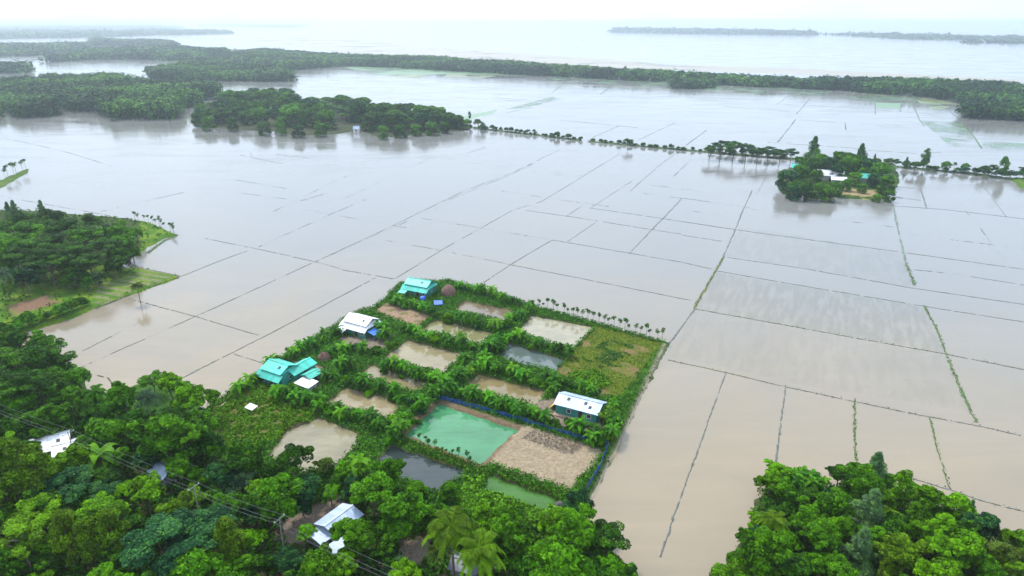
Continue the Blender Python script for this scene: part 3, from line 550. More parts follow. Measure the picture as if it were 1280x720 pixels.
many('u D 18 447 38;u D 62 450 26;u D 8 478 34;u D 48 476 32;r M 97 468 18;r M 88 492 20;u M 190 474 17;r B 236 492 26;r B 212 478 20;r M 152 492 22;r M 130 508 18;r D 112 512 18;r M 58 520 24;r D 14 528 26;r M 20 505 22;r M 126 536 28;r Y 146 549 13;r M 204 534 40;r D 168 521 18;t Y 20 585 24;t Y 48 596 22;t Y 2 600 24;r B 8 562 26;r B 82 577 26;u T 86 606 34;u T 124 618 26;r D 62 628 30;r B 180 608 30;r M 150 574 18;r M 222 586 22;r D 240 568 20;u B 126 636 28;r Y 214 640 22;r Y 236 622 22;u B 48 640 34;t Y 86 672 20;t Y 112 676 17;t Y 142 668 18;u T 205 672 42;u T 252 660 36;r D 190 704 30;r M 240 704 34;t Y 288 676 18;r B 312 672 18;r Y 272 714 18;r D 262 552 24;r D 308 570 28;r T 286 592 22;o D 368 578 28;r D 338 590 18;r M 346 626 32;r T 376 622 20;r B 328 612 20;r G 296 604 18;r L 413 618 14;r O 406 580 14;r M 430 592 18;r T 440 612 18;r M 452 664 30;r M 500 634 38;r D 482 690 26;r B 384 664 14;r M 396 702 25;r T 360 702 20;r D 330 704 22;r B 422 708 20;r M 640 668 40;r B 690 652 24;r M 722 660 36;u D 758 672 30;r M 704 700 42;r Y 690 690 16;r D 616 690 26;r M 764 704 22;r M 540 640 20;r B 610 646 22;r D 660 705 30;r D 30 560 18;r D 100 560 16;r T 320 640 18;r D 268 620 18;r D 150 700 22;r M 60 690 20;r D 100 640 22;r M 300 710 20;r G 500 706 18;r D 735 710 28;r M 780 715 18;r M 560 612 14;r T 190 572 18;r D 222 548 18', A_LL)
many('r M 440 664 15;r B 408 692 13;r M 438 690 15', A_LL)
tree('umbrella', 26, 668, 32, 'Y', A_LL, 'yellow green umbrella tree on a bare pale trunk, lower left corner', True, hs=1.15)
many('r B 964 600 18;r M 985 616 20;r M 1076 600 28;r D 1050 592 14;t B 1127 612 13;r B 1162 618 20;r B 1200 628 20;r T 1232 655 22;r M 1040 630 28;r Y 1130 690 30;r B 1168 664 32;r B 1206 684 36;r O 1246 690 24;r Y 1264 712 20;r B 948 652 15;r M 948 692 36;r M 1010 650 24;r M 1030 674 28;r D 1000 712 24;r Y 1118 648 18;r B 1180 714 34;r Y 1110 718 20;r B 928 714 18;r M 1050 712 24;r M 1150 640 18;r D 980 640 18;r B 1105 622 18;r M 1088 672 22;r D 1215 662 16;r M 1240 716 22', A_CR)
for lab, x, y, r in (('grey green casuarina standing alone behind the wood, by the water', 1094, 588, 17), ('largest grey green casuarina in the middle of the lower right wood', 1086, 648, 24), ('grey green casuarina at the bottom edge of the lower right wood', 1074, 696, 24), ('small dark casuarina at the right shore of the lower right wood', 1212, 640, 9)):
    tree('casuarina', x, y, r, 'G', A_CR, lab, hs=.78)
tree('palm', 965, 652, 24, 'Y', A_CR, 'yellowing palm at the left edge of the lower right wood'); tree('palm', 948, 672, 20, 'T', A_CR, 'blue green palm low on the left shore of the lower right wood')
tree('palm', 565, 666, 40, 'Y', A_LL, 'tall coconut palm with yellowing fronds, left of the pair'); tree('palm', 598, 688, 40, 'Y', A_LL, 'tall coconut palm with yellowing fronds, right of the pair')
tree('palm', 183, 500, 22, 'G', A_LL, 'shaggy grey palm with hanging dead fronds by the inlet'); tree('palm', 118, 493, 18, 'M', A_LL, 'small drooping palm beside the water inlet'); tree('palm', 545, 690, 18, 'O', A_LL, 'low olive palm beside the muddy yard')
tree('palm', 171, 356, 11, 'O', A_LW, 'lone palm standing in water beside the striped seedbed'); tree('palm', 4, 345, 16, 'G', A_LW, 'grey green palm at the left edge of the left bank wood')
many('u D 22 274 26;u D 60 272 28;u M 30 290 28;u D 88 284 26;u M 104 294 22;u D 76 302 26;u D 112 277 20;r M 142 290 18;r M 156 300 17;u D 130 306 22;u D 92 316 22;u D 60 322 26;u D 40 310 28;r M 14 302 24;r M 10 322 20;r M 80 332 15;u D 112 326 22;r D 146 318 17;r T 30 342 18;r L 100 296 13;r D 140 330 14;r D 95 340 14;r B 170 288 10;r B 10 362 9;r T 50 330 14;r M 165 312 10;u D 0 285 24;r B 150 283 9;r G 122 346 9;r M 108 352 9;r M 84 350 9', A_LW)
for lab, x, r in (('leftmost grey casuarina top of the left bank wood', 11, 6), ('grey casuarina top between two others on the left bank', 19, 7), ('lone grey casuarina top rising behind the left bank crowns', 53, 7)): tree('casuarina', x, 266, r, 'G', A_LW, lab)
many('f T 985 224 12;p M 984 218 8;p M 998 228 8;f M 1000 215 10;f D 1012 208 11;f M 1024 203 11;f T 1036 207 10;f M 1050 200 11;f M 1062 206 11;f D 1075 205 10;f T 1088 208 10;f M 1100 216 13;u D 1115 202 9;f M 1108 230 11;p O 1010 198 7;p M 1022 190 6;f T 992 238 9;f D 1008 236 11;f M 1024 236 10;f M 1036 240 9;f M 1020 222 10;f T 1046 216 10;f M 1058 232 7;f B 1068 224 8;f M 1080 218 8;f T 1092 226 8;f M 1052 224 5;f M 1078 236 6;f B 1096 246 5;f M 1112 243 7;f O 1096 204 5;f D 1062 200 9;f M 1000 204 8;p O 1030 230 6;p M 990 230 7;f M 1044 235 8', A_IS)
tree('casuarina', 1017, 187, 11, 'T', A_IS, 'tallest dark casuarina at the back of the islet', hs=.75); tree('casuarina', 1076, 195, 9, 'T', A_IS, 'second dark casuarina, behind the middle of the islet', hs=.75); tree('casuarina', 1093, 200, 3, 'G', A_IS, 'thin pale casuarina tip behind the islet'); tree('casuarina', 1133, 204, 4, 'G', A_IS, 'thin grey bare looking tree on the levee right of the islet')
A_LV = [(930, 185, 'the levee bend'), (1200, 205, 'the right levee')]; GRP[id(A_LV)] = 'trees along the levee'
for i, (x, y, r) in enumerate([(888, 184, 10), (902, 179, 12), (918, 180, 13), (934, 182, 12), (948, 187, 11), (962, 186, 11), (976, 189, 10), (990, 188, 9)]):
    t = tree('umbrella', x, y, r, 'T' if i % 2 else 'D', A_LV, f'dark spreading tree, {"leftmost" if i == 0 else "rightmost" if i == 7 else ordinal(i) + " from left"} in the levee row left of the islet')
for lab, k, x, y, r, c in (('flat topped tree pair member at the left levee end, on bare trunks', 'umbrella', 598, 151, 7, 'D'), ('lower flat tree at the left levee end beside the wood', 'umbrella', 603, 157, 5, 'D'), ('thin dark tree standing alone beside the far shore wood', 'tall', 587, 143, 2.2, 'D'), ('left of two small lone trees on the long levee', 'umbrella', 660, 162.5, 3.2, 'D'), ('right of two small lone trees on the long levee', 'umbrella', 668, 162.5, 3.2, 'D'),
        ('wide flat bushy tree over the long levee', 'umbrella', 785, 175, 7, 'D'), ('tiny round tree on the long levee', 'round', 698, 168, 2.5, 'D'), ('tallest tree of the right levee, tiered green crown', 'tall', 1157, 196, 6, 'M'), ('low flat tree at the foot of the tallest right levee tree', 'umbrella', 1145, 204, 8, 'D'), ('full round tree right of the tallest levee tree', 'round', 1184, 203, 7, 'M'), ('thin small palm on the right levee', 'palm', 1194, 204, 4, 'D'), ('lollipop shaped tree alone on the right levee', 'round', 1208, 205, 5.5, 'M'), ('spreading tree, left of the last levee group', 'umbrella', 1232, 209, 8, 'D'), ('spreading tree in the middle of the last levee group', 'umbrella', 1242, 208, 8, 'D'), ('tall tree of the last levee group', 'tall', 1256, 206, 6, 'M'), ('low flat tree, rightmost of the last levee group', 'umbrella', 1265, 214, 5, 'D'), ('dark tree top cut by the right frame edge', 'round', 1282, 212, 7, 'D'), ('low bush like tree between the right levee trees', 'umbrella', 1170, 208, 5, 'D')):
    tree(k, x, y, r, c, A_LV, lab)
# the far shore wood, filled tree by tree
def fill(poly, n, rmin, rmax, tries, kinds, cols, anchors, near=0.62, hs=(.85, 1.1), outline=None, edge=.35):
    lo, hi = poly.min(0), poly.max(0); k = 0
    for _ in range(tries):
        if k >= n: break
        x, y = rng.uniform(lo, hi); r = rng.uniform(rmin, rmax)
        if sd(poly, np.array([x]), np.array([y]))[0] < r * edge: continue
        if any(math.hypot(x - a, y - b) < (r + q) * near for a, b, q in used_t if abs(x - a) < 25 and abs(y - b) < 25): continue
        kd = random.choice(kinds); p = PROTO[kd][0]; z = p['zc'] * r / p['R']; px, py = PIX(x, y, z)
        if not (-60 < px < 1340 and py < 790): continue
        if any(a_ - 14 < px < c_ + 14 and b_ - 6 < py < d_ + 22 for a_, b_, c_, d_ in ((42, 536, 102, 566), (388, 630, 444, 692), (660, 600, 700, 640))): continue
        if outline is not None and not inside(outline, np.array([px]), np.array([PIX(x, y, p['top'] * r / p['R'] * hs[1] * .85)[1]]))[0]: continue
        tree(kd, px, py, r * PXM(x, y, z), random.choice(cols), anchors, hs=rng.uniform(*hs)); k += 1
    return k
WOODS_PX = np.array([(240, 150), (238, 140), (262, 124), (300, 112), (360, 112), (376, 124), (420, 120), (500, 130), (545, 136), (590, 152), (590, 164), (540, 168), (500, 173), (470, 173), (450, 165), (420, 170), (370, 172), (350, 167), (290, 164)], float)
fill(WOODS, 125, 4.5, 8.0, 12000, ['full', 'full', 'full', 'umbrella'], ['D', 'T', 'M', 'D', 'M'], A_MW, .40, (.7, .95), WOODS_PX, .0)
many('f D 560 148 9;f D 573 151 8;f M 584 154 6;f D 546 147 9;f T 252 141 8;f D 247 147 8;f M 260 152 8;f D 290 153 8;f M 540 158 8;f D 556 157 7;f M 478 163 8;f D 500 161 8;f M 520 160 7;f T 372 161 8;f M 400 160 8;f D 330 158 8;f M 350 158 8', A_MW)
FOREST_LL = P((-60, 440), (60, 440), (100, 470), (100, 505), (120, 520), (165, 512), (230, 522), (262, 545), (290, 580), (340, 592), (420, 592), (470, 605), (560, 625), (600, 660), (720, 655), (770, 680), (790, 740), (780, 800), (-100, 800))
NO = [P((40, 535), (100, 535), (110, 570), (40, 570)), P((335, 660), (430, 620), (450, 640), (440, 700), (360, 690)), YARDS[4], P((195, 590), (240, 590), (240, 612), (195, 612))]
for q in NO:
    c = q.mean(0); used_t.append((c[0], c[1], np.linalg.norm(q - c, axis=1).max() * .75))
fill(FOREST_LL, 46, 2.0, 3.6, 3000, ['round', 'round', 'open'], ['D', 'M', 'D', 'T', 'B', 'M'], A_LL, .66); fill(FOREST_LL, 60, 1.2, 2.2, 6000, ['round', 'full'], ['D', 'M', 'D', 'M', 'B'], A_LL, .55, (.55, .8), None, .3)
fill(P((905, 730), (935, 690), (960, 665), (1100, 665), (1240, 690), (1300, 720), (1300, 800), (880, 800)), 14, 1.8, 3.0, 1200, ['round'], ['D', 'M', 'B', 'M'], A_CR, .6); fill(CORNER, 40, 1.3, 2.2, 5000, ['round', 'full'], ['D', 'M', 'B', 'M', 'T'], A_CR, .5, (.55, .8), None, .2)

# ------------------------------------------------------------------ far-off woods that read as one mass
def mass(name, label, regions, R_, n_leaf, lsize, colr, dens, hz=(9, 14), cat='woodland', ol=.8):
    mb = MB()
    for pts in regions:
        q = P(*pts); lo, hi = q.min(0), q.max(0); area = abs(sum(q[i][0] * q[(i + 1) % len(q)][1] - q[(i + 1) % len(q)][0] * q[i][1] for i in range(len(q)))) / 2
        n = int(area * dens / (R_ * R_)); x, y = rng.uniform(lo[0], hi[0], n * 12), rng.uniform(lo[1], hi[1], n * 12); m = inside(q, x, y); tp = np.array([PIX(a, b, hz[1] * ol) for a, b in zip(x, y)]); m &= inside(np.array(pts, float), tp[:, 0], tp[:, 1] + .4 * (ol > .5)); m &= (np.sin(x * .06 + 3 * np.sin(y * .021)) * np.sin(y * .05 + 2 * np.sin(x * .033)) > -.72); x, y = x[m][:n], y[m][:n]; n = len(x)
        if n == 0: continue
        tb = .28 * np.sin(x * .035 + 2 * np.sin(y * .03)) + rng.normal(0, .12, n)
        lf = .5 + .5 * np.sin(x * .021 + 2 * np.sin(y * .013)); h = hz[0] + (hz[1] - hz[0]) * np.clip(.55 * lf + .6 * rng.random(n) ** 1.5, 0, 1.3); r = R_ * rng.choice((.45, .7, .9, 1.2, 1.5), n)
        c = np.c_[x, y, h - r * .6]; leaves_on(mb, c, np.c_[r, r, r * .75], n_leaf, lsize, up=.7, jitter=.4, lower=.5, tbase=tb)
        off = rng.normal(0, 1, (n * 2, 3)); off[:, 2] *= .4; c2 = np.repeat(c, 2, 0) + off * np.repeat(r, 2)[:, None] * .6 - np.array((0, 0, 1.5)); r2 = np.repeat(r, 2) * .6
        leaves_on(mb, c2, np.c_[r2, r2, r2], max(4, n_leaf // 3), lsize, up=.6, jitter=.4, lower=.5, tbase=np.repeat(tb, 2)); leaves_on(mb, np.c_[x, y, h * .35], np.c_[r * .7, r * .7, h * .4], max(4, n_leaf // 3), lsize * 1.2, jitter=.5)
    o = obj(name, mb, M_LEAF, color=colr); tag(o, label, cat, kind='stuff'); return o
F_LEFT = [(0, 97), (60, 92), (130, 92), (185, 100), (262, 100), (285, 112), (262, 124), (228, 138), (215, 149), (140, 151), (128, 140), (90, 140), (60, 146), (0, 149), (-80, 150), (-80, 97)]
F_MID = [(180, 90), (235, 78), (275, 76), (365, 90), (362, 102), (300, 102), (250, 101), (190, 100)]
mass('left_wood', 'broad dark wood on the far left shore, reaching down to the flood water', [F_LEFT], 5.5, 46, 1.0, (.018, .095, .016), .75, (8, 13))
mass('point_wood', 'wooded point in front of the middle channel, far left', [F_MID], 6, 34, 1.3, (.018, .095, .016), .75, (8, 12), ol=.5)
mass('belt_wood', 'long belt of trees along the far river bank', [[(365, 88), (300, 78), (270, 70), (330, 64), (430, 70), (560, 76), (700, 86), (860, 96), (1000, 101), (1120, 105), (1120, 119), (1060, 114), (900, 106), (760, 99), (640, 93), (520, 86), (430, 82)]], 6.5, 30, 1.4, (.018, .095, .016), .85, (8, 12), ol=.35)
mass('right_wood', 'dense dark wood at the far right edge behind the drowned fields', [[(1120, 105), (1290, 108), (1290, 152), (1205, 149), (1202, 141), (1215, 130), (1160, 122), (1120, 116)]], 6, 44, 1.1, (.018, .095, .016), .8, (8, 12), ol=.4)
mass('islet_wood', 'small low clump of trees alone in the far flooded fields', [[(838, 107), (850, 103), (890, 104), (893, 110), (850, 112)]], 5, 40, 1.0, (.018, .095, .016), .9, (5, 7), ol=0)
mass('channel_wood', 'bluish wood between the pale channels at the upper left', [[(40, 72), (120, 62), (200, 58), (300, 62), (280, 70), (235, 76), (150, 74), (100, 75), (45, 79)], [(-60, 92), (-60, 78), (30, 78), (40, 88), (60, 91)], [(-60, 70), (-60, 54), (110, 54), (120, 60), (40, 70)], [(110, 48), (200, 50), (260, 58), (200, 57), (120, 58)], [(130, 66), (180, 62), (190, 66)]], 9, 22, 2.4, (.016, .085, .025), .7, (9, 14))
mass('horizon_wood', 'faint blue woods near the horizon at the upper left', [[(-80, 49), (-80, 38), (130, 40), (190, 44), (110, 47)], [(-80, 36), (-80, 31), (180, 31), (230, 35), (130, 37)], [(130, 43), (200, 44), (290, 42), (280, 40), (180, 38)], [(245, 33), (300, 31), (385, 32.5), (360, 34.5)]], 22, 18, 6, (.016, .085, .025), .8, (8, 13), ol=0)
mass('island_wood', 'long thin wooded island far out on the river', [[(768, 37.5), (768, 40.5), (880, 42.5), (1000, 44), (1020, 43.5), (940, 40.5)]], 26, 20, 7, (.016, .085, .025), .9, (12, 18), ol=0)
mass('sandbank_wood', 'low broken wooded bank far out on the river, right', [[(1030, 43), (1120, 44), (1180, 46), (1290, 48), (1290, 51), (1200, 50), (1150, 49.5), (1060, 45)], [(1190, 53), (1290, 53), (1290, 54.5), (1230, 54)]], 24, 14, 6, (.035, .085, .03), .5, (6, 11), ol=0)

# ------------------------------------------------------------------ bananas and shrubs on the pond banks
def along(pts, step, jit, z=0.0):
    q = P(*pts, z=z); out = []
    for a, b in zip(q[:-1], q[1:]):
        l = np.linalg.norm(b - a); n = max(1, round(l / step))
        for i in range(n): out.append(a + (b - a) * (i + .5) / n + rng.normal(0, jit, 2))
    return out
BCOL = [('deep green', (.034, .165, .008)), ('fresh green', (.065, .27, .008)), ('pale green', (.12, .34, .012)), ('dark green', (.020, .105, .010))]
def banana_plant(x, y, base, grp, s=None, parts=True, ci=None):
    s = s or rng.uniform(.55, 1.0); cn, rgb = BCOL[ci if ci is not None else int(rng.choice(4, p=(.35, .35, .15, .15)))]; lv, st = random.choice(BAN)
    t = thing('banana_plant', None, 'banana plant', (x, y, max(.1, gh(x, y)) - .05), rng.uniform(0, 6.28), grp, s)
    link('leaves', lv, t, color=tuple(v * rng.uniform(.85, 1.15) for v in rgb)); link('stem', st, t); px, py = PIX(x, y, 2)
    later(t, f'{"tall" if s > .78 else "short"} {cn} banana plant {base}', px, py)
def shrub(x, y, base, grp, s=None, c=None):
    s = s or rng.uniform(.6, 1.1); k = c or random.choice('MMDDBT'); cn, rgb = COLOURS[k]
    o = link('shrub', random.choice(SHR), None, (x, y, max(0, gh(x, y)) - .1), tuple(v * rng.uniform(.85, 1.2) for v in rgb)); o.scale = (s, s, s * rng.uniform(.8, 1.2)); o.rotation_euler[2] = rng.uniform(0, 6.28); px, py = PIX(x, y, 1)
    tag(o, None, 'shrub', grp); later(o, f'{"large" if s > .85 else "small"} {cn} shrub {base}', px, py)
ROWS = [
    ([(566, 358), (610, 368), (662, 384)], 'behind the top brown pond', 2.6, .8, .5), ([(486, 376), (520, 384), (560, 397), (625, 412)], 'on the bank before the teal house', 2.3, .7, .45), ([(628, 411), (648, 396), (664, 385)], 'right of the top brown pond', 2.6, .5, .4),
    ([(500, 412), (540, 424), (606, 441)], 'between the olive and tan ponds', 2.2, .6, .5), ([(478, 458), (510, 466), (548, 478)], 'before the tan pond', 2.1, .6, .55), ([(430, 476), (470, 488), (520, 500)], 'between the two low tan ponds', 2.2, .6, .5),
    ([(405, 510), (440, 521), (490, 534)], 'between the two lower left ponds', 2.0, .8, .55), ([(640, 422), (612, 442), (585, 463), (560, 482)], 'on the upper middle bank', 1.9, 1.0, .6), ([(560, 482), (530, 505), (505, 530), (478, 552)], 'left of the green pond', 1.9, 1.0, .6),
    ([(636, 420), (670, 430), (712, 444)], 'between the white and slate ponds', 2.3, .5, .5), ([(604, 456), (640, 467), (694, 482)], 'before the slate pond', 1.9, .8, .55), ([(560, 493), (600, 503), (655, 518)], 'behind the green pond fence', 1.9, .6, .6), ([(655, 518), (700, 532), (748, 547)], 'behind the bare soil plot', 2.0, .6, .5),
    ([(290, 492), (335, 466)], 'on the left dyke', 2.6, .6, .2), ([(338, 492), (365, 500), (400, 505)], 'before the teal roofed cluster', 1.9, .9, .6), ([(336, 458), (365, 445), (400, 428), (430, 412)], 'behind the teal roofed cluster', 2.4, .8, .6), ([(405, 440), (440, 436), (470, 440)], 'before the white house', 2.2, 1.0, .6), ([(400, 478), (420, 470), (440, 456)], 'right of the teal roofed cluster', 2.0, 1.0, .7),
    ([(470, 405), (482, 420), (490, 432)], 'right of the white house', 2.2, .8, .3), ([(690, 492), (715, 480), (745, 490)], 'behind the silver roofed shed', 2.0, .7, .4), ([(770, 505), (760, 535), (745, 560)], 'right of the silver roofed shed', 2.0, .8, .35)]
for pts, where, step, jit, bf in ROWS:
    for x, y in along(pts, step * .85, jit, 1.3):
        if rng.random() < bf + .2: banana_plant(x, y, where, 'banana plants on the pond banks')
        else: shrub(x, y, where, 'shrubs on the pond banks')
    for x, y in along(pts, step * 1.1, jit * .7 + .2, 1.3): shrub(x, y, where, 'shrubs on the pond banks', rng.uniform(.5, .85))
for i, (x, y) in enumerate([(985, 602), (993, 600), (1002, 598), (1010, 601), (1018, 604), (1028, 606), (996, 607), (1012, 609)]):
    g = G(x, y, 1.5); banana_plant(g[0], g[1], 'in the clump on the lower right wood edge', 'banana plants of the lower right wood', rng.uniform(.6, .8), ci=int(i % 3))
for x, y, w in ((57, 347, 'pale before the left bank wood'), (128, 592, 'alone in a dark gap of the lower left wood'), (440, 600, 'by the dark pond corner'), (452, 590, 'by the dark pond corner')):
    g = G(x, y, 1.5); banana_plant(g[0], g[1], w, 'single banana plants among trees', 1.6 if x < 200 else 1.1, ci=2)
for x, y in along([(0, 423), (40, 409), (75, 398), (112, 384)], 1.6, .35): shrub(x, y, 'on the left bank hedge by the water', 'shrubs of the left bank hedge', rng.uniform(1.0, 1.5), random.choice('MMD'))
g = G(22, 360); shrub(g[0], g[1], 'with purple leaves before the left bank wood', 'single shrubs', 2.0, 'O')
list(bpy.data.objects)[-1].color = (.10, .03, .05, 1)
for x, y in along([(600, 161), (660, 168), (728, 176)], 4.2, .5): shrub(x, y, 'on the long levee, left stretch', 'bushes along the levee', rng.uniform(.9, 1.7), 'D')
for x, y in along([(738, 177), (800, 183), (880, 190)], 4.2, .5): shrub(x, y, 'on the long levee, right stretch', 'bushes along the levee', rng.uniform(.9, 1.6), 'D')
for x, y in along([(885, 191), (985, 199)], 4.2, .5): shrub(x, y, 'under the levee row of spreading trees', 'bushes along the levee', rng.uniform(1.2, 2), 'D')
for x, y in along([(1126, 209), (1200, 216), (1290, 227)], 4.2, .6): shrub(x, y, 'on the levee right of the islet', 'bushes along the levee', rng.uniform(1.1, 2.0), random.choice('DT'))
def sapling(x, y, base, grp, s=1.0):
    f, st = random.choice(SAP); t = thing('sapling', None, 'sapling', (x, y, max(0, gh(x, y))), rng.uniform(0, 6.28), grp, s); link('stem', st, t); link('foliage', f, t, color=(.05, .17, .02)); later(t, base, PIX(x, y)[0], 0)
for x, y in along([(664, 386), (745, 407), (832, 431)], 1.45, .18): sapling(x, y, 'thin young tree in the single row along the flooded plot edge', 'saplings along the plot edge', rng.uniform(.6, 1.1))
for x, y in along([(166, 277), (190, 281), (222, 294)], 2.4, .3): sapling(x, y, 'thin young tree on the left bank tip', 'saplings on the left bank tip', rng.uniform(.8, 1.2))
for x, y in along([(2, 226), (34, 212)], 4.5, .5): sapling(x, y, 'young tree on the narrow left spit', 'saplings on the left spit', rng.uniform(1.3, 1.9))
for x, y in along([(522, 557), (556, 573), (592, 587)], 1.3, .25): sapling(x, y, 'small papaya like sapling along the front of the green pond', 'saplings before the green pond', rng.uniform(.45, .7))

# ------------------------------------------------------------------ low growth: grass, herbs and creepers nobody could count
def scatter(name, label, n, region, size, tall, colr, test=None, cat='undergrowth', kl=5, asp=1.6):
    lo, hi = region.min(0), region.max(0); x, y = rng.uniform(lo[0], hi[0], n * 4), rng.uniform(lo[1], hi[1], n * 4); m = inside(region, x, y)
    if test is not None: m &= test(x, y)
    x, y = x[m][:n], y[m][:n]; mb = MB(); poly, f = next((l for l in LANDS if inside(l[0], np.array([x[0]]), np.array([y[0]]))[0]), LANDS[0]); z = f(x, y); k = z > .3; x, y, z = x[k], y[k], z[k]
    s = rng.uniform(.5, 1.3, len(x)); leaves_on(mb, np.c_[x, y, z + tall * .4 * s], np.c_[s * tall * .8, s * tall * .8, s * tall * .6], kl, size, up=.5, aspect=asp)
    return tag(obj(name, mb, M_LEAF, color=colr), label, cat, kind='stuff')
def not_bare(x, y):
    m = np.ones(x.shape, bool)
    for q in [SOIL, YELLOW, RUBBLE, P((262, 515), (320, 480), (372, 505), (400, 520), (350, 555), (280, 570))] + YARDS: m &= sd(q, x, y) < .2
    m &= sd(PONDS['green'], x, y) < -1.6; m &= dist_line(PATH, x, y, False) > 1.0; return m
PLOT = P((252, 516), (335, 460), (392, 424), (440, 394), (500, 356), (562, 352), (664, 383), (834, 431), (765, 570), (728, 638), (600, 640), (470, 615), (300, 590))
scatter('bank_undergrowth', 'low green weeds covering the pond banks', 24000, PLOT, .14, .7, (.05, .20, .010), not_bare)
scatter('forest_undergrowth', 'dark low growth on the floor of the lower left wood', 14000, FOREST_LL, .2, .9, (.032, .14, .008), lambda x, y: np.minimum.reduce([-sd(q, x, y) for q in YARDS]) > 0)
scatter('corner_undergrowth', 'low growth under the lower right wood', 8000, CORNER, .18, .9, (.045, .17, .010))
scatter('left_undergrowth', 'low yellow green growth on the left bank', 3500, LEFT, .22, .6, (.085, .17, .015), lambda x, y: (sd(LEFTBED, x, y) < 0) & (sd(LEFTBARE, x, y) < 0))
CREEP = P((585, 605), (615, 600), (690, 632), (700, 655), (640, 672), (570, 640)); scatter('creeper_patch', 'lime green creepers sprawling beside the green ditch', 1500, CREEP, .2, .8, (.11, .29, .012), cat='creeper', kl=9)
scatter('vegetable_bed', 'bright leafy vegetables in the yellow grass plot behind the shed', 420, P((712, 470), (745, 466), (765, 482), (742, 496), (705, 484)), .17, .55, (.12, .29, .012), cat='vegetables', kl=9)
scatter('green_weeds', 'dark green weed patch in the middle of the yellow grass plot', 420, P((728, 446), (762, 428), (792, 436), (780, 462), (735, 464)), .11, .35, (.05, .17, .03), lambda x, y: wob(x * .9 + 4, y * .9) > .05, cat='weeds', kl=5)
scatter('plot_grass', 'short yellow green grass of the open plot', 3600, YELLOW, .06, .18, (.105, .175, .010), lambda x, y: wob(x * .5 + 2, y * .5) < .4, cat='grass', kl=4)
scatter('garden_leaves', 'yellow green garden plants left of the brown pond', 3000, GARDEN, .14, .5, (.11, .26, .010), lambda x, y: wob(x * 1.7, y * 1.7) < .3, cat='garden plants', kl=6)
scatter('dyke_grass', 'olive grass on the dyke before the green pond', 1500, P((500, 548), (600, 585), (720, 622), (712, 636), (590, 596), (492, 556)), .1, .4, (.085, .15, .015), cat='grass', kl=6)
scatter('edge_grass', 'olive grass strip between footpath and flood water', 1500, P((838, 431), (800, 503), (765, 573), (729, 643), (726, 640), (760, 571), (795, 500), (830, 436)), .09, .3, (.10, .13, .02), cat='grass', kl=5)

# straw and crop residue on the bare plot
lo, hi = SOIL.min(0), SOIL.max(0); x, y = rng.uniform(lo[0], hi[0], 9000), rng.uniform(lo[1], hi[1], 9000); m = sd(SOIL, x, y) > .3; x, y = x[m], y[m]
mb = MB(); leaves_on(mb, np.c_[x, y, home_h(x, y) + .03], np.full((len(x), 3), .10), 1, .06, up=3, aspect=1.8, jitter=.3)
M_STRAW = plain('straw', (.38, .305, .20), .95, .5, .3); tag(obj('straw_litter', mb, M_STRAW), 'pale straw and clods strewn over the bare soil plot', 'straw', kind='stuff')
STUBBLEPLOT = P((668, 541), (733, 558), (715, 574), (652, 552))  # outline of the darker stubble bed
mb = MB(); x, y = rng.uniform(lo[0], hi[0], 6000), rng.uniform(lo[1], hi[1], 6000); m = (sd(STUBBLEPLOT, x, y) > 0); x, y = x[m], y[m]; leaves_on(mb, np.c_[x, y, home_h(x, y) + .06], np.full((len(x), 3), .14), 2, .1, up=1.5, aspect=2)
tag(obj('stubble_bed', mb, plain('dry_stubble', (.15, .115, .085), .95, 1.5, .5)), 'rectangular darker bed of dry stubble inside the bare soil plot', 'stubble', kind='stuff')

# ------------------------------------------------------------------ houses
def roof_slabs(mb, L, W, z0, z1, ovx=.35, ovy=.35, th=.05, seams=True):
    """gable roof, ridge along x"""
    x = L / 2 + ovx; y = W / 2 + ovy; ze = z0 - (z1 - z0) / (W / 2) * ovy
    mb.slab((-x, -y, ze), (x, -y, ze), (x, .0, z1), (-x, .0, z1), th); mb.slab((-x, .0, z1 + .002), (x, .0, z1 + .002), (x, y, ze + .002), (-x, y, ze + .002), th)
    mb.box((0, 0, z1 + .03), (2 * x + .04, .3, .05))
def lean(mb, x0, x1, y0, y1, z0, z1, th=.05):
    """single slope from y0 (height z0) to y1 (height z1)"""
    p = [(x0, y0, z0), (x1, y0, z0), (x1, y1, z1), (x0, y1, z1)]; mb.slab(*(p if y1 > y0 else p[::-1]), th)
def walls(mb, L, W, h, x=0, y=0): mb.box((x, y, h / 2 - .2), (L, W, h + .4))
def gable_end(mb, L, W, z0, z1):
    for s in (-1, 1):
        x = s * (L / 2 - .02); v = [(x, -W / 2, z0), (x, W / 2, z0), (x, 0, z1 - .08), (x - s * .06, -W / 2, z0), (x - s * .06, W / 2, z0), (x - s * .06, 0, z1 - .08)]
        mb.add(v, [(0, 1, 2, 2)] if False else [(0, 1, 4, 3)]); mb.add(v[:3] + v[:1], [(0, 1, 2, 3)])
def window(parent, x, y, z, w=.8, h=.8, axis='y', s=-1):
    f = MB(); t = .05
    if axis == 'y':
        for a, b in (((0, h / 2), (w + .12, .07)), ((0, -h / 2), (w + .12, .07)), ((w / 2, 0), (.07, h)), ((-w / 2, 0), (.07, h))): f.box((x + a[0], y + s * .03, z + a[1]), (b[0], .05, b[1]))
        p = MB(); p.box((x, y + s * .012, z), (w, .02, h))
    else:
        for a, b in (((0, h / 2), (w + .12, .07)), ((0, -h / 2), (w + .12, .07)), ((w / 2, 0), (.07, h)), ((-w / 2, 0), (.07, h))): f.box((x + s * .03, y + a[0], z + a[1]), (.05, b[0], b[1]))
        p = MB(); p.box((x + s * .012, y, z), (.02, w, h))
    o = obj('window', p, M_DARK, parent); obj('frame', f, M_WHITEWOOD, o); return o
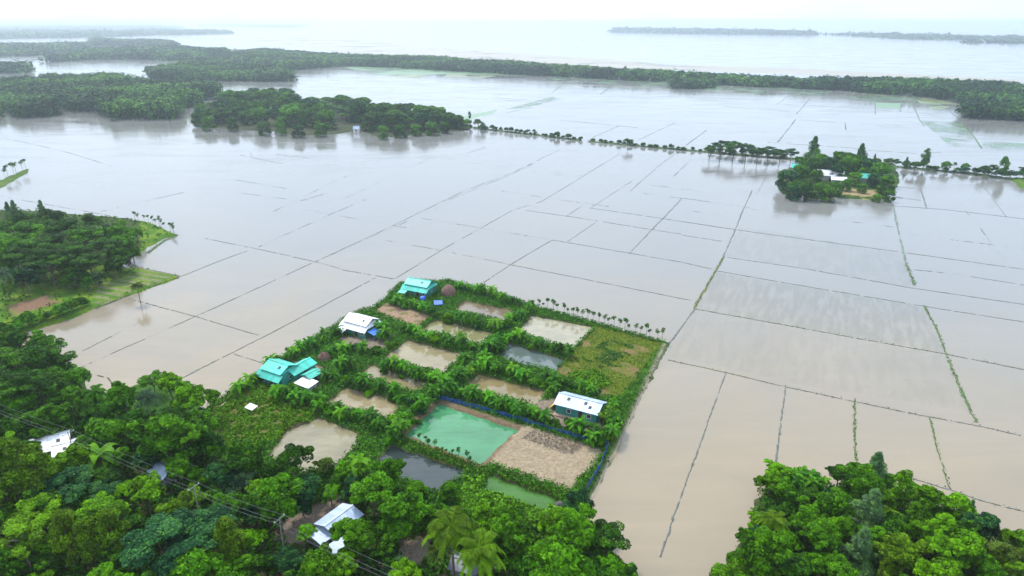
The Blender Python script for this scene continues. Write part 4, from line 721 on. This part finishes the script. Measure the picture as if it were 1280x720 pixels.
def door(parent, x, y, z0, w=.85, h=1.85, s=-1):
    p = MB(); p.box((x, y + s * .014, z0 + h / 2), (w, .024, h)); o = obj('door', p, M_DARK, parent); f = MB()
    for dx in (-w / 2 - .04, w / 2 + .04): f.box((x + dx, y + s * .03, z0 + h / 2), (.08, .05, h))
    f.box((x, y + s * .03, z0 + h + .04), (w + .16, .05, .08)); obj('frame', f, M_WOOD, o); return o
def skylights(parent, L, W, z0, z1, spots):
    for fx, fy in spots:
        y = -W / 2 * (1 - fy); z = z0 + (z1 - z0) * fy + .06; mb = MB(); sl = (z1 - z0) / (W / 2)
        mb.slab((fx * L - .28, y - .3, z - .3 * sl), (fx * L + .28, y - .3, z - .3 * sl), (fx * L + .28, y + .3, z + .3 * sl), (fx * L - .28, y + .3, z + .3 * sl), .03); obj('roof_patch', mb, M_DARK, parent)
E1 = P((549, 507), (646, 540)); ANG1 = math.atan2(*(E1[1] - E1[0])[::-1])      # the plots' long axis
def base(px, py): g = G(px, py, 0); return (g[0], g[1], max(.3, gh(g[0], g[1])) - .02)
# silver roofed shed
t = thing('tin_shed', 'green walled shed under a pale silver tin roof with a dark doorway', 'shed', base(725, 520), ANG1 + R(4)); Ls, Ws, hs_ = 8.2, 4.6, 2.3
mb = MB(); walls(mb, Ls, Ws, hs_); gable_end(mb, Ls, Ws, hs_, hs_ + .95); obj('wall', mb, M_TEALWALL, t); mb = MB(); roof_slabs(mb, Ls, Ws, hs_, hs_ + .95); rf = obj('roof', mb, M_SILVER, t)
skylights(rf, Ls, Ws, hs_, hs_ + .95, [(-.25, .62), (.17, .62), (.3, .35)]); door(t, .9, -Ws / 2, .15); window(t, 2.6, -Ws / 2, 1.25); window(t, -1.4, -Ws / 2, 1.25)
mb = MB(); mb.box((0, -Ws / 2 - .45, .05), (Ls + .4, .9, .3)); obj('plinth', mb, plain('mud_plinth', (.33, .24, .17), .9, 4), t)
def local(t, x, y, z=0.0):
    a = t.rotation_euler[2]; return (t.location[0] + x * math.cos(a) - y * math.sin(a), t.location[1] + x * math.sin(a) + y * math.cos(a), t.location[2] + z)
mb = MB(); mb.slab((-1.2, -1.9, .3), (.3, -1.9, 1.9), (.3, 1.6, 1.9), (-1.2, 1.6, .3), .05); tag(obj('yellow_tarp', mb, M_YELLOW, None, local(t, -Ls / 2 - .45, .4)), 'yellow sheet leaning on the left end of the silver roofed shed', 'tarp').rotation_euler[2] = t.rotation_euler[2]
v = thing('creeper_arbour', 'leafy lime green arbour roof against the right end of the silver shed', 'arbour', local(t, Ls / 2 + 1.9, -.3), t.rotation_euler[2])
mb = MB(); xs = rng.uniform(-1.5, 1.5, 420); ys = rng.uniform(-2.1, 2.1, 420); leaves_on(mb, np.c_[xs, ys, 1.75 - xs * .28 + rng.normal(0, .08, 420)], np.full((420, 3), .22), 4, .13, up=1.2); obj('foliage', mb, M_LEAF, v, color=(.11, .25, .012))
for a in (-1.4, 1.4):
    for b in (-1.9, 1.9): mb = MB(); mb.tube([(a, b, -.3), (a, b, 1.8 - a * .28)], .05, 6); obj('post', mb, M_WOOD, v)
def cloth_heap(name, label, cat, loc, mat, L, W, h, rz=0):
    mb = MB(); n = 8; X, Y = np.meshgrid(np.linspace(-1, 1, n), np.linspace(-1, 1, n)); Z = h * np.clip(1 - X ** 2, 0, 1) * np.clip(1 - Y ** 2, 0, 1) * (1 + .35 * np.sin(X * 7 + Y * 4)) + .02
    idx = np.arange(n * n).reshape(n, n); mb.add(np.c_[X.ravel() * L / 2, Y.ravel() * W / 2, Z.ravel()], np.stack((idx[:-1, :-1], idx[:-1, 1:], idx[1:, 1:], idx[1:, :-1]), -1).reshape(-1, 4))
    mb.add(np.array([(-L / 2, -W / 2, 0), (L / 2, -W / 2, 0), (L / 2, W / 2, 0), (-L / 2, W / 2, 0)]), [(3, 2, 1, 0)])
    o = obj(name, mb, mat, None, loc, smooth=True); o.rotation_euler[2] = rz; return tag(o, label, cat)
cloth_heap('pink_cloth', 'pink cloth spread before the doorway of the silver roofed shed', 'cloth', local(t, 1.9, -Ws / 2 - 1.3, .1), M_PINK, 1.3, .8, .3, t.rotation_euler[2]); cloth_heap('white_cloth', 'white cloth lying beside the pink cloth before the shed', 'cloth', local(t, .75, -Ws / 2 - 1.25, .1), M_WCLOTH, .8, .6, .25, t.rotation_euler[2])
# two tier village house: upper gable roof over lower verandah roofs
def village_house(name, label, px, py, ang, L, W, roof, wall, low=1.5, tall=2.5, patch=(), wall2=None, side=True, porch=None):
    t = thing(name, label, 'house', base(px, py), ang); h = 2.1; iw = W - 2 * low
    mb = MB(); walls(mb, L - 1.0, iw + 1.2, h + .55); obj('wall', mb, wall, t)
    mb = MB(); mb.box((0, -W / 2 + .25, .75), (L - .5, .06, 1.5)); obj('verandah_wall', mb, wall2 or wall, t)
    zt = h + 1.0; mb = MB(); roof_slabs(mb, L - 1.5, iw + .9, zt, zt + .95, .25, .3); mb.box((0, 0, zt - .2), (L - 1.6, iw + .7, .45)); rf = obj('roof', mb, roof, t); skylights(rf, L - 1.5, iw + .9, zt, zt + .95, patch)
    yb = iw / 2 + .55
    for sg in (-1, 1): mb = MB(); lean(mb, -L / 2, L / 2, sg * (W / 2 + .35), sg * yb, h - .35, h + .62); obj('verandah_roof', mb, roof, t)
    if side:
        for s in (-1, 1):
            mb = MB(); p = [(s * (L / 2 + .02), -yb, h + .4), (s * (L / 2 + .02), yb, h + .4), (s * (L / 2 - .95), yb, h + .75), (s * (L / 2 - .95), -yb, h + .75)]; mb.slab(*(p if s > 0 else p[::-1]), .05); obj('end_roof', mb, roof, t)
    door(t, L * .12, -W / 2 + .22, .1); window(t, -L * .25, -W / 2 + .22, 1.1, .7, .6); window(t, L * .34, -W / 2 + .22, 1.1, .7, .6); window(t, L / 2 - .5, 0, 1.4, .7, .7, 'x', 1)
    for x in np.linspace(-L / 2 + .3, L / 2 - .3, 5): mb = MB(); mb.box((x, -W / 2 - .15, (h - .4) / 2), (.1, .1, h - .4)); obj('post', mb, M_WOOD, t)
    if porch:
        px_, pw = porch; mb = MB(); lean(mb, px_ - pw / 2, px_ + pw / 2, -W / 2 - 1.9, -W / 2 - .3, h - .75, h - .42); obj('porch_roof', mb, roof, t)
        for x in (-pw / 2 + .15, pw / 2 - .15): mb = MB(); mb.box((px_ + x, -W / 2 - 1.75, (h - .8) / 2), (.1, .1, h - .8)); obj('post', mb, M_WOOD, t)
    return t
t = village_house('tin_house', 'teal tin roofed house at the far corner of the pond plots, haystack on its right', 526, 369, ANG1 + R(6), 8.3, 6.4, M_TEAL, M_TEALWALL, patch=[(.2, .5)], porch=(-2.9, 2.2))
mb = MB(); mb.slab((-1.1, -.9, .9), (1.1, -.9, .9), (1.1, .9, 1.35), (-1.1, .9, 1.35), .05)
for sx in (-1, 1):
    for sy in (-1, 1): mb.box((sx, sy * .8, .45), (.08, .08, 1.0))
tag(obj('blue_tarp', mb, M_TARP, None, base(548, 386)), 'bright blue sheet on stakes below the haystack', 'tarp').rotation_euler[2] = ANG1 + .7
def barrel(name, label, loc, mat):
    mb = MB(); mb.tube([(0, 0, 0), (0, 0, .15), (0, 0, .7), (0, 0, 1.25), (0, 0, 1.4), (0, 0, 1.45)], [.62, .75, .8, .72, .4, .05], 14); return tag(obj(name, mb, mat, None, loc, smooth=True), label, 'water tank')
barrel('water_tank', 'round dark blue tank at the right end of the teal corner house', local(t, 3.6, -4.6, -.1), M_TARP)
t = village_house('tin_house', 'white tin roofed house with green front and blue lean-to on its right end', 453, 417, ANG1 + R(2), 8.2, 6.6, M_WHITE, M_TEALWALL, patch=[(.28, .45)], wall2=M_TEALWALL, porch=(-2.6, 2.3))
mb = MB(); mb.slab((0, -2.2, 1.9), (2.0, -2.2, 1.35), (2.0, .6, 1.35), (0, .6, 1.9), .05); ln = obj('lean_to_roof', mb, M_BLUESHEET, t, (4.12, -.6, 0)); mb = MB()
for y in (-2.0, .4): mb.box((1.85, y, .65), (.09, .09, 1.35))
obj('post', mb, M_WOOD, ln); mb = MB(); mb.box((1.75, -.9, .6), (.05, 2.3, 1.1)); obj('lean_to_wall', mb, M_BLUESHEET, t, (4.12, -.6, 0))
t = village_house('tin_house', 'large teal roofed house of the left cluster, with stepped roofs', 352, 478, ANG1 + R(2), 6.8, 6.6, M_TEAL, M_TEALWALL, patch=[(.25, .5)], side=False)
def hut(name, label, px, py, ang, L, W, h, roof, wall, rise=.7, patch=(), cat='hut', single=False, z=0.0):
    g = G(px, py, z); t = thing(name, label, cat, (g[0], g[1], max(.3, gh(g[0], g[1])) - .02), ang); mb = MB(); walls(mb, L, W, h); obj('wall', mb, wall, t); mb = MB()
    if single: lean(mb, -L / 2 - .3, L / 2 + .3, -W / 2 - .3, W / 2 + .3, h + .02, h + rise)
    else: roof_slabs(mb, L, W, h, h + rise); g = MB(); gable_end(g, L, W, h, h + rise); obj('gable', g, wall, t)
    rf = obj('roof', mb, roof, t)
    if patch: skylights(rf, L, W, h, h + rise, patch)
    door(t, 0, -W / 2, .05, .8, min(1.75, h - .2)); window(t, L * .3, -W / 2, 1.1, .6, .5); return t
hut('teal_hut', 'long teal roofed hut, right of the stepped teal house', 376, 474, ANG1 + R(92), 5.8, 3.2, 2.3, M_TEAL, M_TEALWALL); hut('teal_hut', 'small low teal roofed hut at the right end of the teal cluster', 391, 480, ANG1 + R(88), 2.8, 2.4, 1.8, M_TEAL, M_TEALWALL, .4)
hut('white_hut', 'low hut with a plain white tin roof before the teal cluster', 384, 489, ANG1 - R(2), 3.6, 2.2, 1.25, M_WHITE, M_GREYWALL, .35, single=True)
hut('tin_house', 'white roofed house half hidden among trees, lower left', 62, 552, R(30), 5.6, 5.4, 1.9, M_WHITE, M_GREYWALL, 1.1, [(.25, .5)], 'house', z=2.6); hut('tin_annexe', 'white tin annexe at the right of the hidden white house', 82, 560, R(30), 3.2, 4.0, 1.6, M_WHITE, M_GREYWALL, .7, [(0, .4)], 'annexe', z=2.0)
t = hut('tin_house', 'blue grey tin roofed house by the brown yard, bottom', 424, 650, R(56), 4.8, 3.8, 2.5, M_BLUETIN, M_GREYWALL, .55, (), 'house', z=2.9); hut('tin_annexe', 'lower blue grey tin annexe before the blue grey house', 407, 668, R(50), 3.4, 2.8, 1.8, M_BLUETIN, M_GREYWALL, .3, (), 'annexe', True, z=2.0)
hut('white_shed', 'small pale tin shed in the bottom yard under a tree', 424, 688, R(50), 2.4, 2.0, 1.7, M_BLUETIN, M_GREYWALL, .3, (), 'shed', True, z=1.9)
hut('grey_shed', 'small blue grey roof among trees left of the crossarm pole', 209, 606, R(-30), 3.4, 2.6, 2.3, M_BLUETIN, M_GREYWALL, .6, (), 'shed'); hut('pale_shed', 'pale roof peeping out of trees right of the small grey roof', 232, 606, R(-20), 2.2, 2.0, 2.1, M_BLUETIN, M_WHITEWALL, .4, (), 'shed', True)
hut('islet_house', 'white roofed house among the islet trees', 1036, 228, R(-20), 11, 6, 3.0, M_WHITE, M_GREYWALL, 1.8, (), 'house'); hut('islet_hut', 'small white hut right of the white islet house', 1047, 232, R(-20), 6, 4, 2.2, M_WHITE, M_GREYWALL, 1, (), 'hut'); hut('islet_house', 'teal roofed house among the islet trees', 1083, 231, R(-24), 9, 6, 2.8, M_TEAL, M_GREYWALL, 1.5, (), 'house'); hut('islet_hut', 'teal hut near the left shore of the islet', 1000, 218, R(-24), 8, 5, 2.8, M_TEAL, M_GREYWALL, 1.4, (), 'hut')
hut('shore_hut', 'tiny pale hut at the shore of the far wood', 446, 165, R(-10), 3.6, 2.6, 2.2, M_SILVER, M_WHITEWALL, 1.5, (), 'hut')
def haystack(label, px, py, r, h):
    mb = MB(); pr = [(0, .9), (.25, 1.0), (.55, .86), (.8, .5), (.95, .2), (1, .02)]; seg = 18; V = []
    for u, k in pr:
        for i in range(seg): a = 2 * math.pi * i / seg; q = r * k * (1 + .06 * math.sin(3 * a + u * 5) + rng.normal(0, .03)); V.append((q * math.cos(a), q * math.sin(a), u * h))
    mb.add(V, [(i * seg + k, i * seg + (k + 1) % seg, (i + 1) * seg + (k + 1) % seg, (i + 1) * seg + k) for i in range(5) for k in range(seg)]); 
    d = rng.normal(size=(260, 3)); d = unit(d); d[:, 2] = abs(d[:, 2]); leaves_on(mb, d * np.array((r * .88, r * .88, h * .9)), np.full((260, 3), .12), 2, .1, aspect=3)
    return tag(obj('haystack', mb, M_THATCH, None, base(px, py), smooth=True), label, 'haystack')
haystack('large brown haystack at the right of the teal corner house', 561, 372, 2.1, 3.2); haystack('small brown haystack behind the teal cluster, beside banana plants', 406, 453, 1.4, 1.9)
haystack('dark grey heap beside the green ditch near the path', 699, 640, .9, 1.0).active_material = plain('grey_straw', (.16, .14, .15), .95, 6, .4)
mb = MB(); mb.slab((-1.1, -.7, .55), (1.1, -.7, .55), (1.1, .7, .85), (-1.1, .7, .85), .06)
for sx in (-1, 1):
    for sy in (-.6, .6): mb.box((sx, sy, .3), (.08, .08, .75))
tag(obj('garden_table', mb, M_WCLOTH, None, base(315, 516)), 'white sheet on low posts in the left garden', 'shelter').rotation_euler[2] = ANG1
mb = MB(); g0, g1 = P((258, 528), (283, 508)); mb.tube([(*g0, .9), (*((g0 + g1) / 2), 1.0), (*g1, .95)], .07, 6); tag(obj('bamboo_pole', mb, plain('bamboo', (.45, .40, .28), .6, 3, .2)), 'pale bamboo pole lying along the left garden dyke', 'pole')
for lab, a, b in (('pale bamboo pole lying across a dark gap, upper of two', (148, 630), (160, 637)), ('pale bamboo pole lying across a dark gap, lower of two', (144, 650), (160, 659))):
    mb = MB(); q = [G(*a, 2.2), G(*b, 2.2)]; mb.tube(q, .08, 6); tag(obj('bamboo_pole', mb, bpy.data.materials['bamboo']), lab, 'pole', 'bamboo poles in the lower left wood')
hut('grey_lean_to', 'low dark grey roof between bamboo poles in the lower left wood', 155, 654, R(-25), 2.6, 2.4, 1.5, tin('dull_tin', (.22, .22, .23), (.12, .10, .09), .6), M_GREYWALL, .35, (), 'lean-to', True)
hut('grey_hut', 'grey hut half hidden below the coconut palms', 583, 722, R(-15), 3.4, 2.8, 2.0, tin('blue_dull_tin', (.20, .21, .27), (.3, .29, .28), .6), M_GREYWALL, .5, (), 'hut')
# footpath along the flooded edge
q = PATH; mb = MB(); V = []; n = 120
for i in range(n):
    u = i / (n - 1) * 3; k = min(2, int(u)); c = q[k] + (q[k + 1] - q[k]) * (u - k); d = unit(q[k + 1] - q[k]); s = np.array((-d[1], d[0])) * (.17 + .05 * math.sin(i * .7)); c = c + np.array((.08 * math.sin(i * .31), 0))
    for sg in (1, -1): p_ = c + s * sg; V.append((*p_, gh(*p_) + .03))
mb.add(V, [(2 * i, 2 * i + 1, 2 * i + 3, 2 * i + 2) for i in range(n - 1)]); o = obj('footpath', mb, plain('trodden_earth', (.25, .23, .16), .9, 2, .25)); o['kind'] = 'structure'
# blue net fence round two plots
f = thing('net_fence', 'blue net fence running behind the green pond and round the bare soil plot', 'fence', (0, 0, 0)); q = P((545, 501), (600, 516), (650, 530), (700, 546), (760, 562), (750, 588), (738, 608), (726, 630)); mb = MB(); V = []; rows = 0
for a, b in zip(q[:-1], q[1:]):
    l = np.linalg.norm(b - a); n = max(2, int(l / .5))
    for i in range(n):
        c = a + (b - a) * i / n; d = unit(b - a); s = np.array((-d[1], d[0])); c = c + s * .1 * math.sin(i * 1.9); z = gh(*c); sag = .08 * math.sin(i * .8)
        V += [(*(c + s * .015), z - .1), (*(c + s * .015), z + .85 + sag), (*(c - s * .015), z + .85 + sag), (*(c - s * .015), z - .1)]; rows += 1
        if i % 5 == 0: pm = MB(); pm.tube([(*c, z - .2), (*c, z + 1.0)], .04, 6); obj('post', pm, M_WOOD, f)
mb.add(V, [(i * 4 + k, i * 4 + k + 1, i * 4 + k + 5, i * 4 + k + 4) for i in range(rows - 1) for k in range(3)]); obj('net', mb, M_NET, f)
# power poles and lines
def ptop(px, py, z): g = G(px, py, z); return g
T = [ptop(-60, 486, 9.4), ptop(85, 541, 9.4), ptop(242, 608, 9.4), ptop(349, 648, 8.8), ptop(505, 724, 9.4)]
armdir = None
for i, (tp, lab) in enumerate(zip(T, (None, 'slim power pole standing before the hidden white house', 'power pole with a slanting wooden crossarm above the trees', 'thin power pole above the brown yard', None))):
    if lab is None: continue
    t = thing('power_pole', lab, 'power pole', (tp[0], tp[1], gh(tp[0], tp[1]) - .1), 0, 'power poles of the line through the wood'); h = tp[2] - gh(tp[0], tp[1]) + .3
    mb = MB(); mb.tube([(0, 0, -.3), (0, 0, h)], [.09, .06], 8); obj('pole', mb, M_CONC, t); d = unit(T[i + 1] - T[i - 1]); s = np.array((-d[1], d[0], 0)); mb = MB(); mb.tube([s * -.95 + (0, 0, h - .3), s * .95 + (0, 0, h - .3)], .05, 4); arm = obj('crossarm', mb, M_STEEL, t)
    for k in (-.85, 0, .85): mb = MB(); mb.tube([s * k + (0, 0, h - .25), s * k + (0, 0, h - .05)], [.06, .04], 6); obj('insulator', mb, M_WCLOTH, arm)
for k, lab in ((.85, 'power line wire, upper of the three strung over the lower left wood'), (-.25, 'power line wire, middle of the three strung over the lower left wood'), (-.85, 'power line wire, lowest of the three strung over the lower left wood')):
    pts = []
    for a, b in zip(T[:-1], T[1:]):
        d = unit(b - a); s = np.array((-d[1], d[0], 0))
        for u in np.linspace(0, 1, 14)[:-1]: pts.append(a + (b - a) * u + s * k + np.array((0, 0, -.05 - 1.6 * u * (1 - u))))
    mb = MB(); mb.tube(pts, .011, 5); tag(obj('power_line', mb, M_WIRE), lab, 'wire', 'wires of the power line')
finish_labels()

# ------------------------------------------------------------------ air, sky, sun
hz = MB(); zt, zb, xx, y0, y1 = 78, -3, W + 300, -3300, W + 300
hz.box((0, (y0 + y1) / 2, (zt + zb) / 2), (2 * xx, y1 - y0, zt - zb)); hm = bpy.data.materials.new('haze'); hm.use_nodes = True; nt = hm.node_tree; nt.nodes.clear(); out = N(nt, 'ShaderNodeOutputMaterial'); pv = N(nt, 'ShaderNodeVolumePrincipled')
pv.inputs['Color'].default_value = (.80, .905, 1, 1); pv.inputs['Density'].default_value = 2.0e-4; pv.inputs['Anisotropy'].default_value = 0.6; nt.links.new(pv.outputs[0], out.inputs['Volume']); tag(obj('haze', hz, hm), None, None, kind='stuff')
SUN_EL, SUN_AZ = R(56), R(-35)       # azimuth clockwise from +Y; the sun stands ahead and to the left
wd = bpy.data.worlds.new('World'); sc.world = wd; wd.use_nodes = True; nt = wd.node_tree; bg = nt.nodes['Background']
sky = N(nt, 'ShaderNodeTexSky', sky_type='NISHITA', sun_disc=False); sky.sun_elevation = SUN_EL; sky.sun_rotation = SUN_AZ; sky.dust_density = 4; sky.air_density = 1.0; sky.altitude = 50
tc = N(nt, 'ShaderNodeTexCoord'); n = noise(nt, 1.6, 5, .55, tc.outputs['Generated'], .4); cl = ramp(nt, n.outputs['Fac'], ((.3, (6.5, 8.3, 10.8)), (.7, (9.7, 11.1, 12.8))))
nt.links.new(mix(nt, .8, sky.outputs[0], cl.outputs[0]), bg.inputs['Color']); bg.inputs['Strength'].default_value = .064
sl = bpy.data.lights.new('sun', 'SUN'); sl.energy = 1.5; sl.angle = R(10); sl.color = (1, .95, .86); so = bpy.data.objects.new('sun', sl); col.objects.link(so)
so.rotation_euler = (math.pi / 2 - SUN_EL, 0, math.pi - SUN_AZ); so.location = (0, 0, 200)
sc.view_settings.view_transform = 'Standard'; sc.view_settings.look = 'None'; sc.view_settings.exposure = 1.3; sc.view_settings.gamma = 1
cy = sc.cycles; cy.use_denoising = True; cy.max_bounces = 5; cy.diffuse_bounces = 2; cy.glossy_bounces = 2; cy.transmission_bounces = 3; cy.volume_bounces = 2; cy.transparent_max_bounces = 4; cy.use_adaptive_sampling = True; cy.adaptive_threshold = .02
try: cy.denoiser = 'OPENIMAGEDENOISE'; cy.denoising_input_passes = 'RGB_ALBEDO_NORMAL'
except Exception: pass
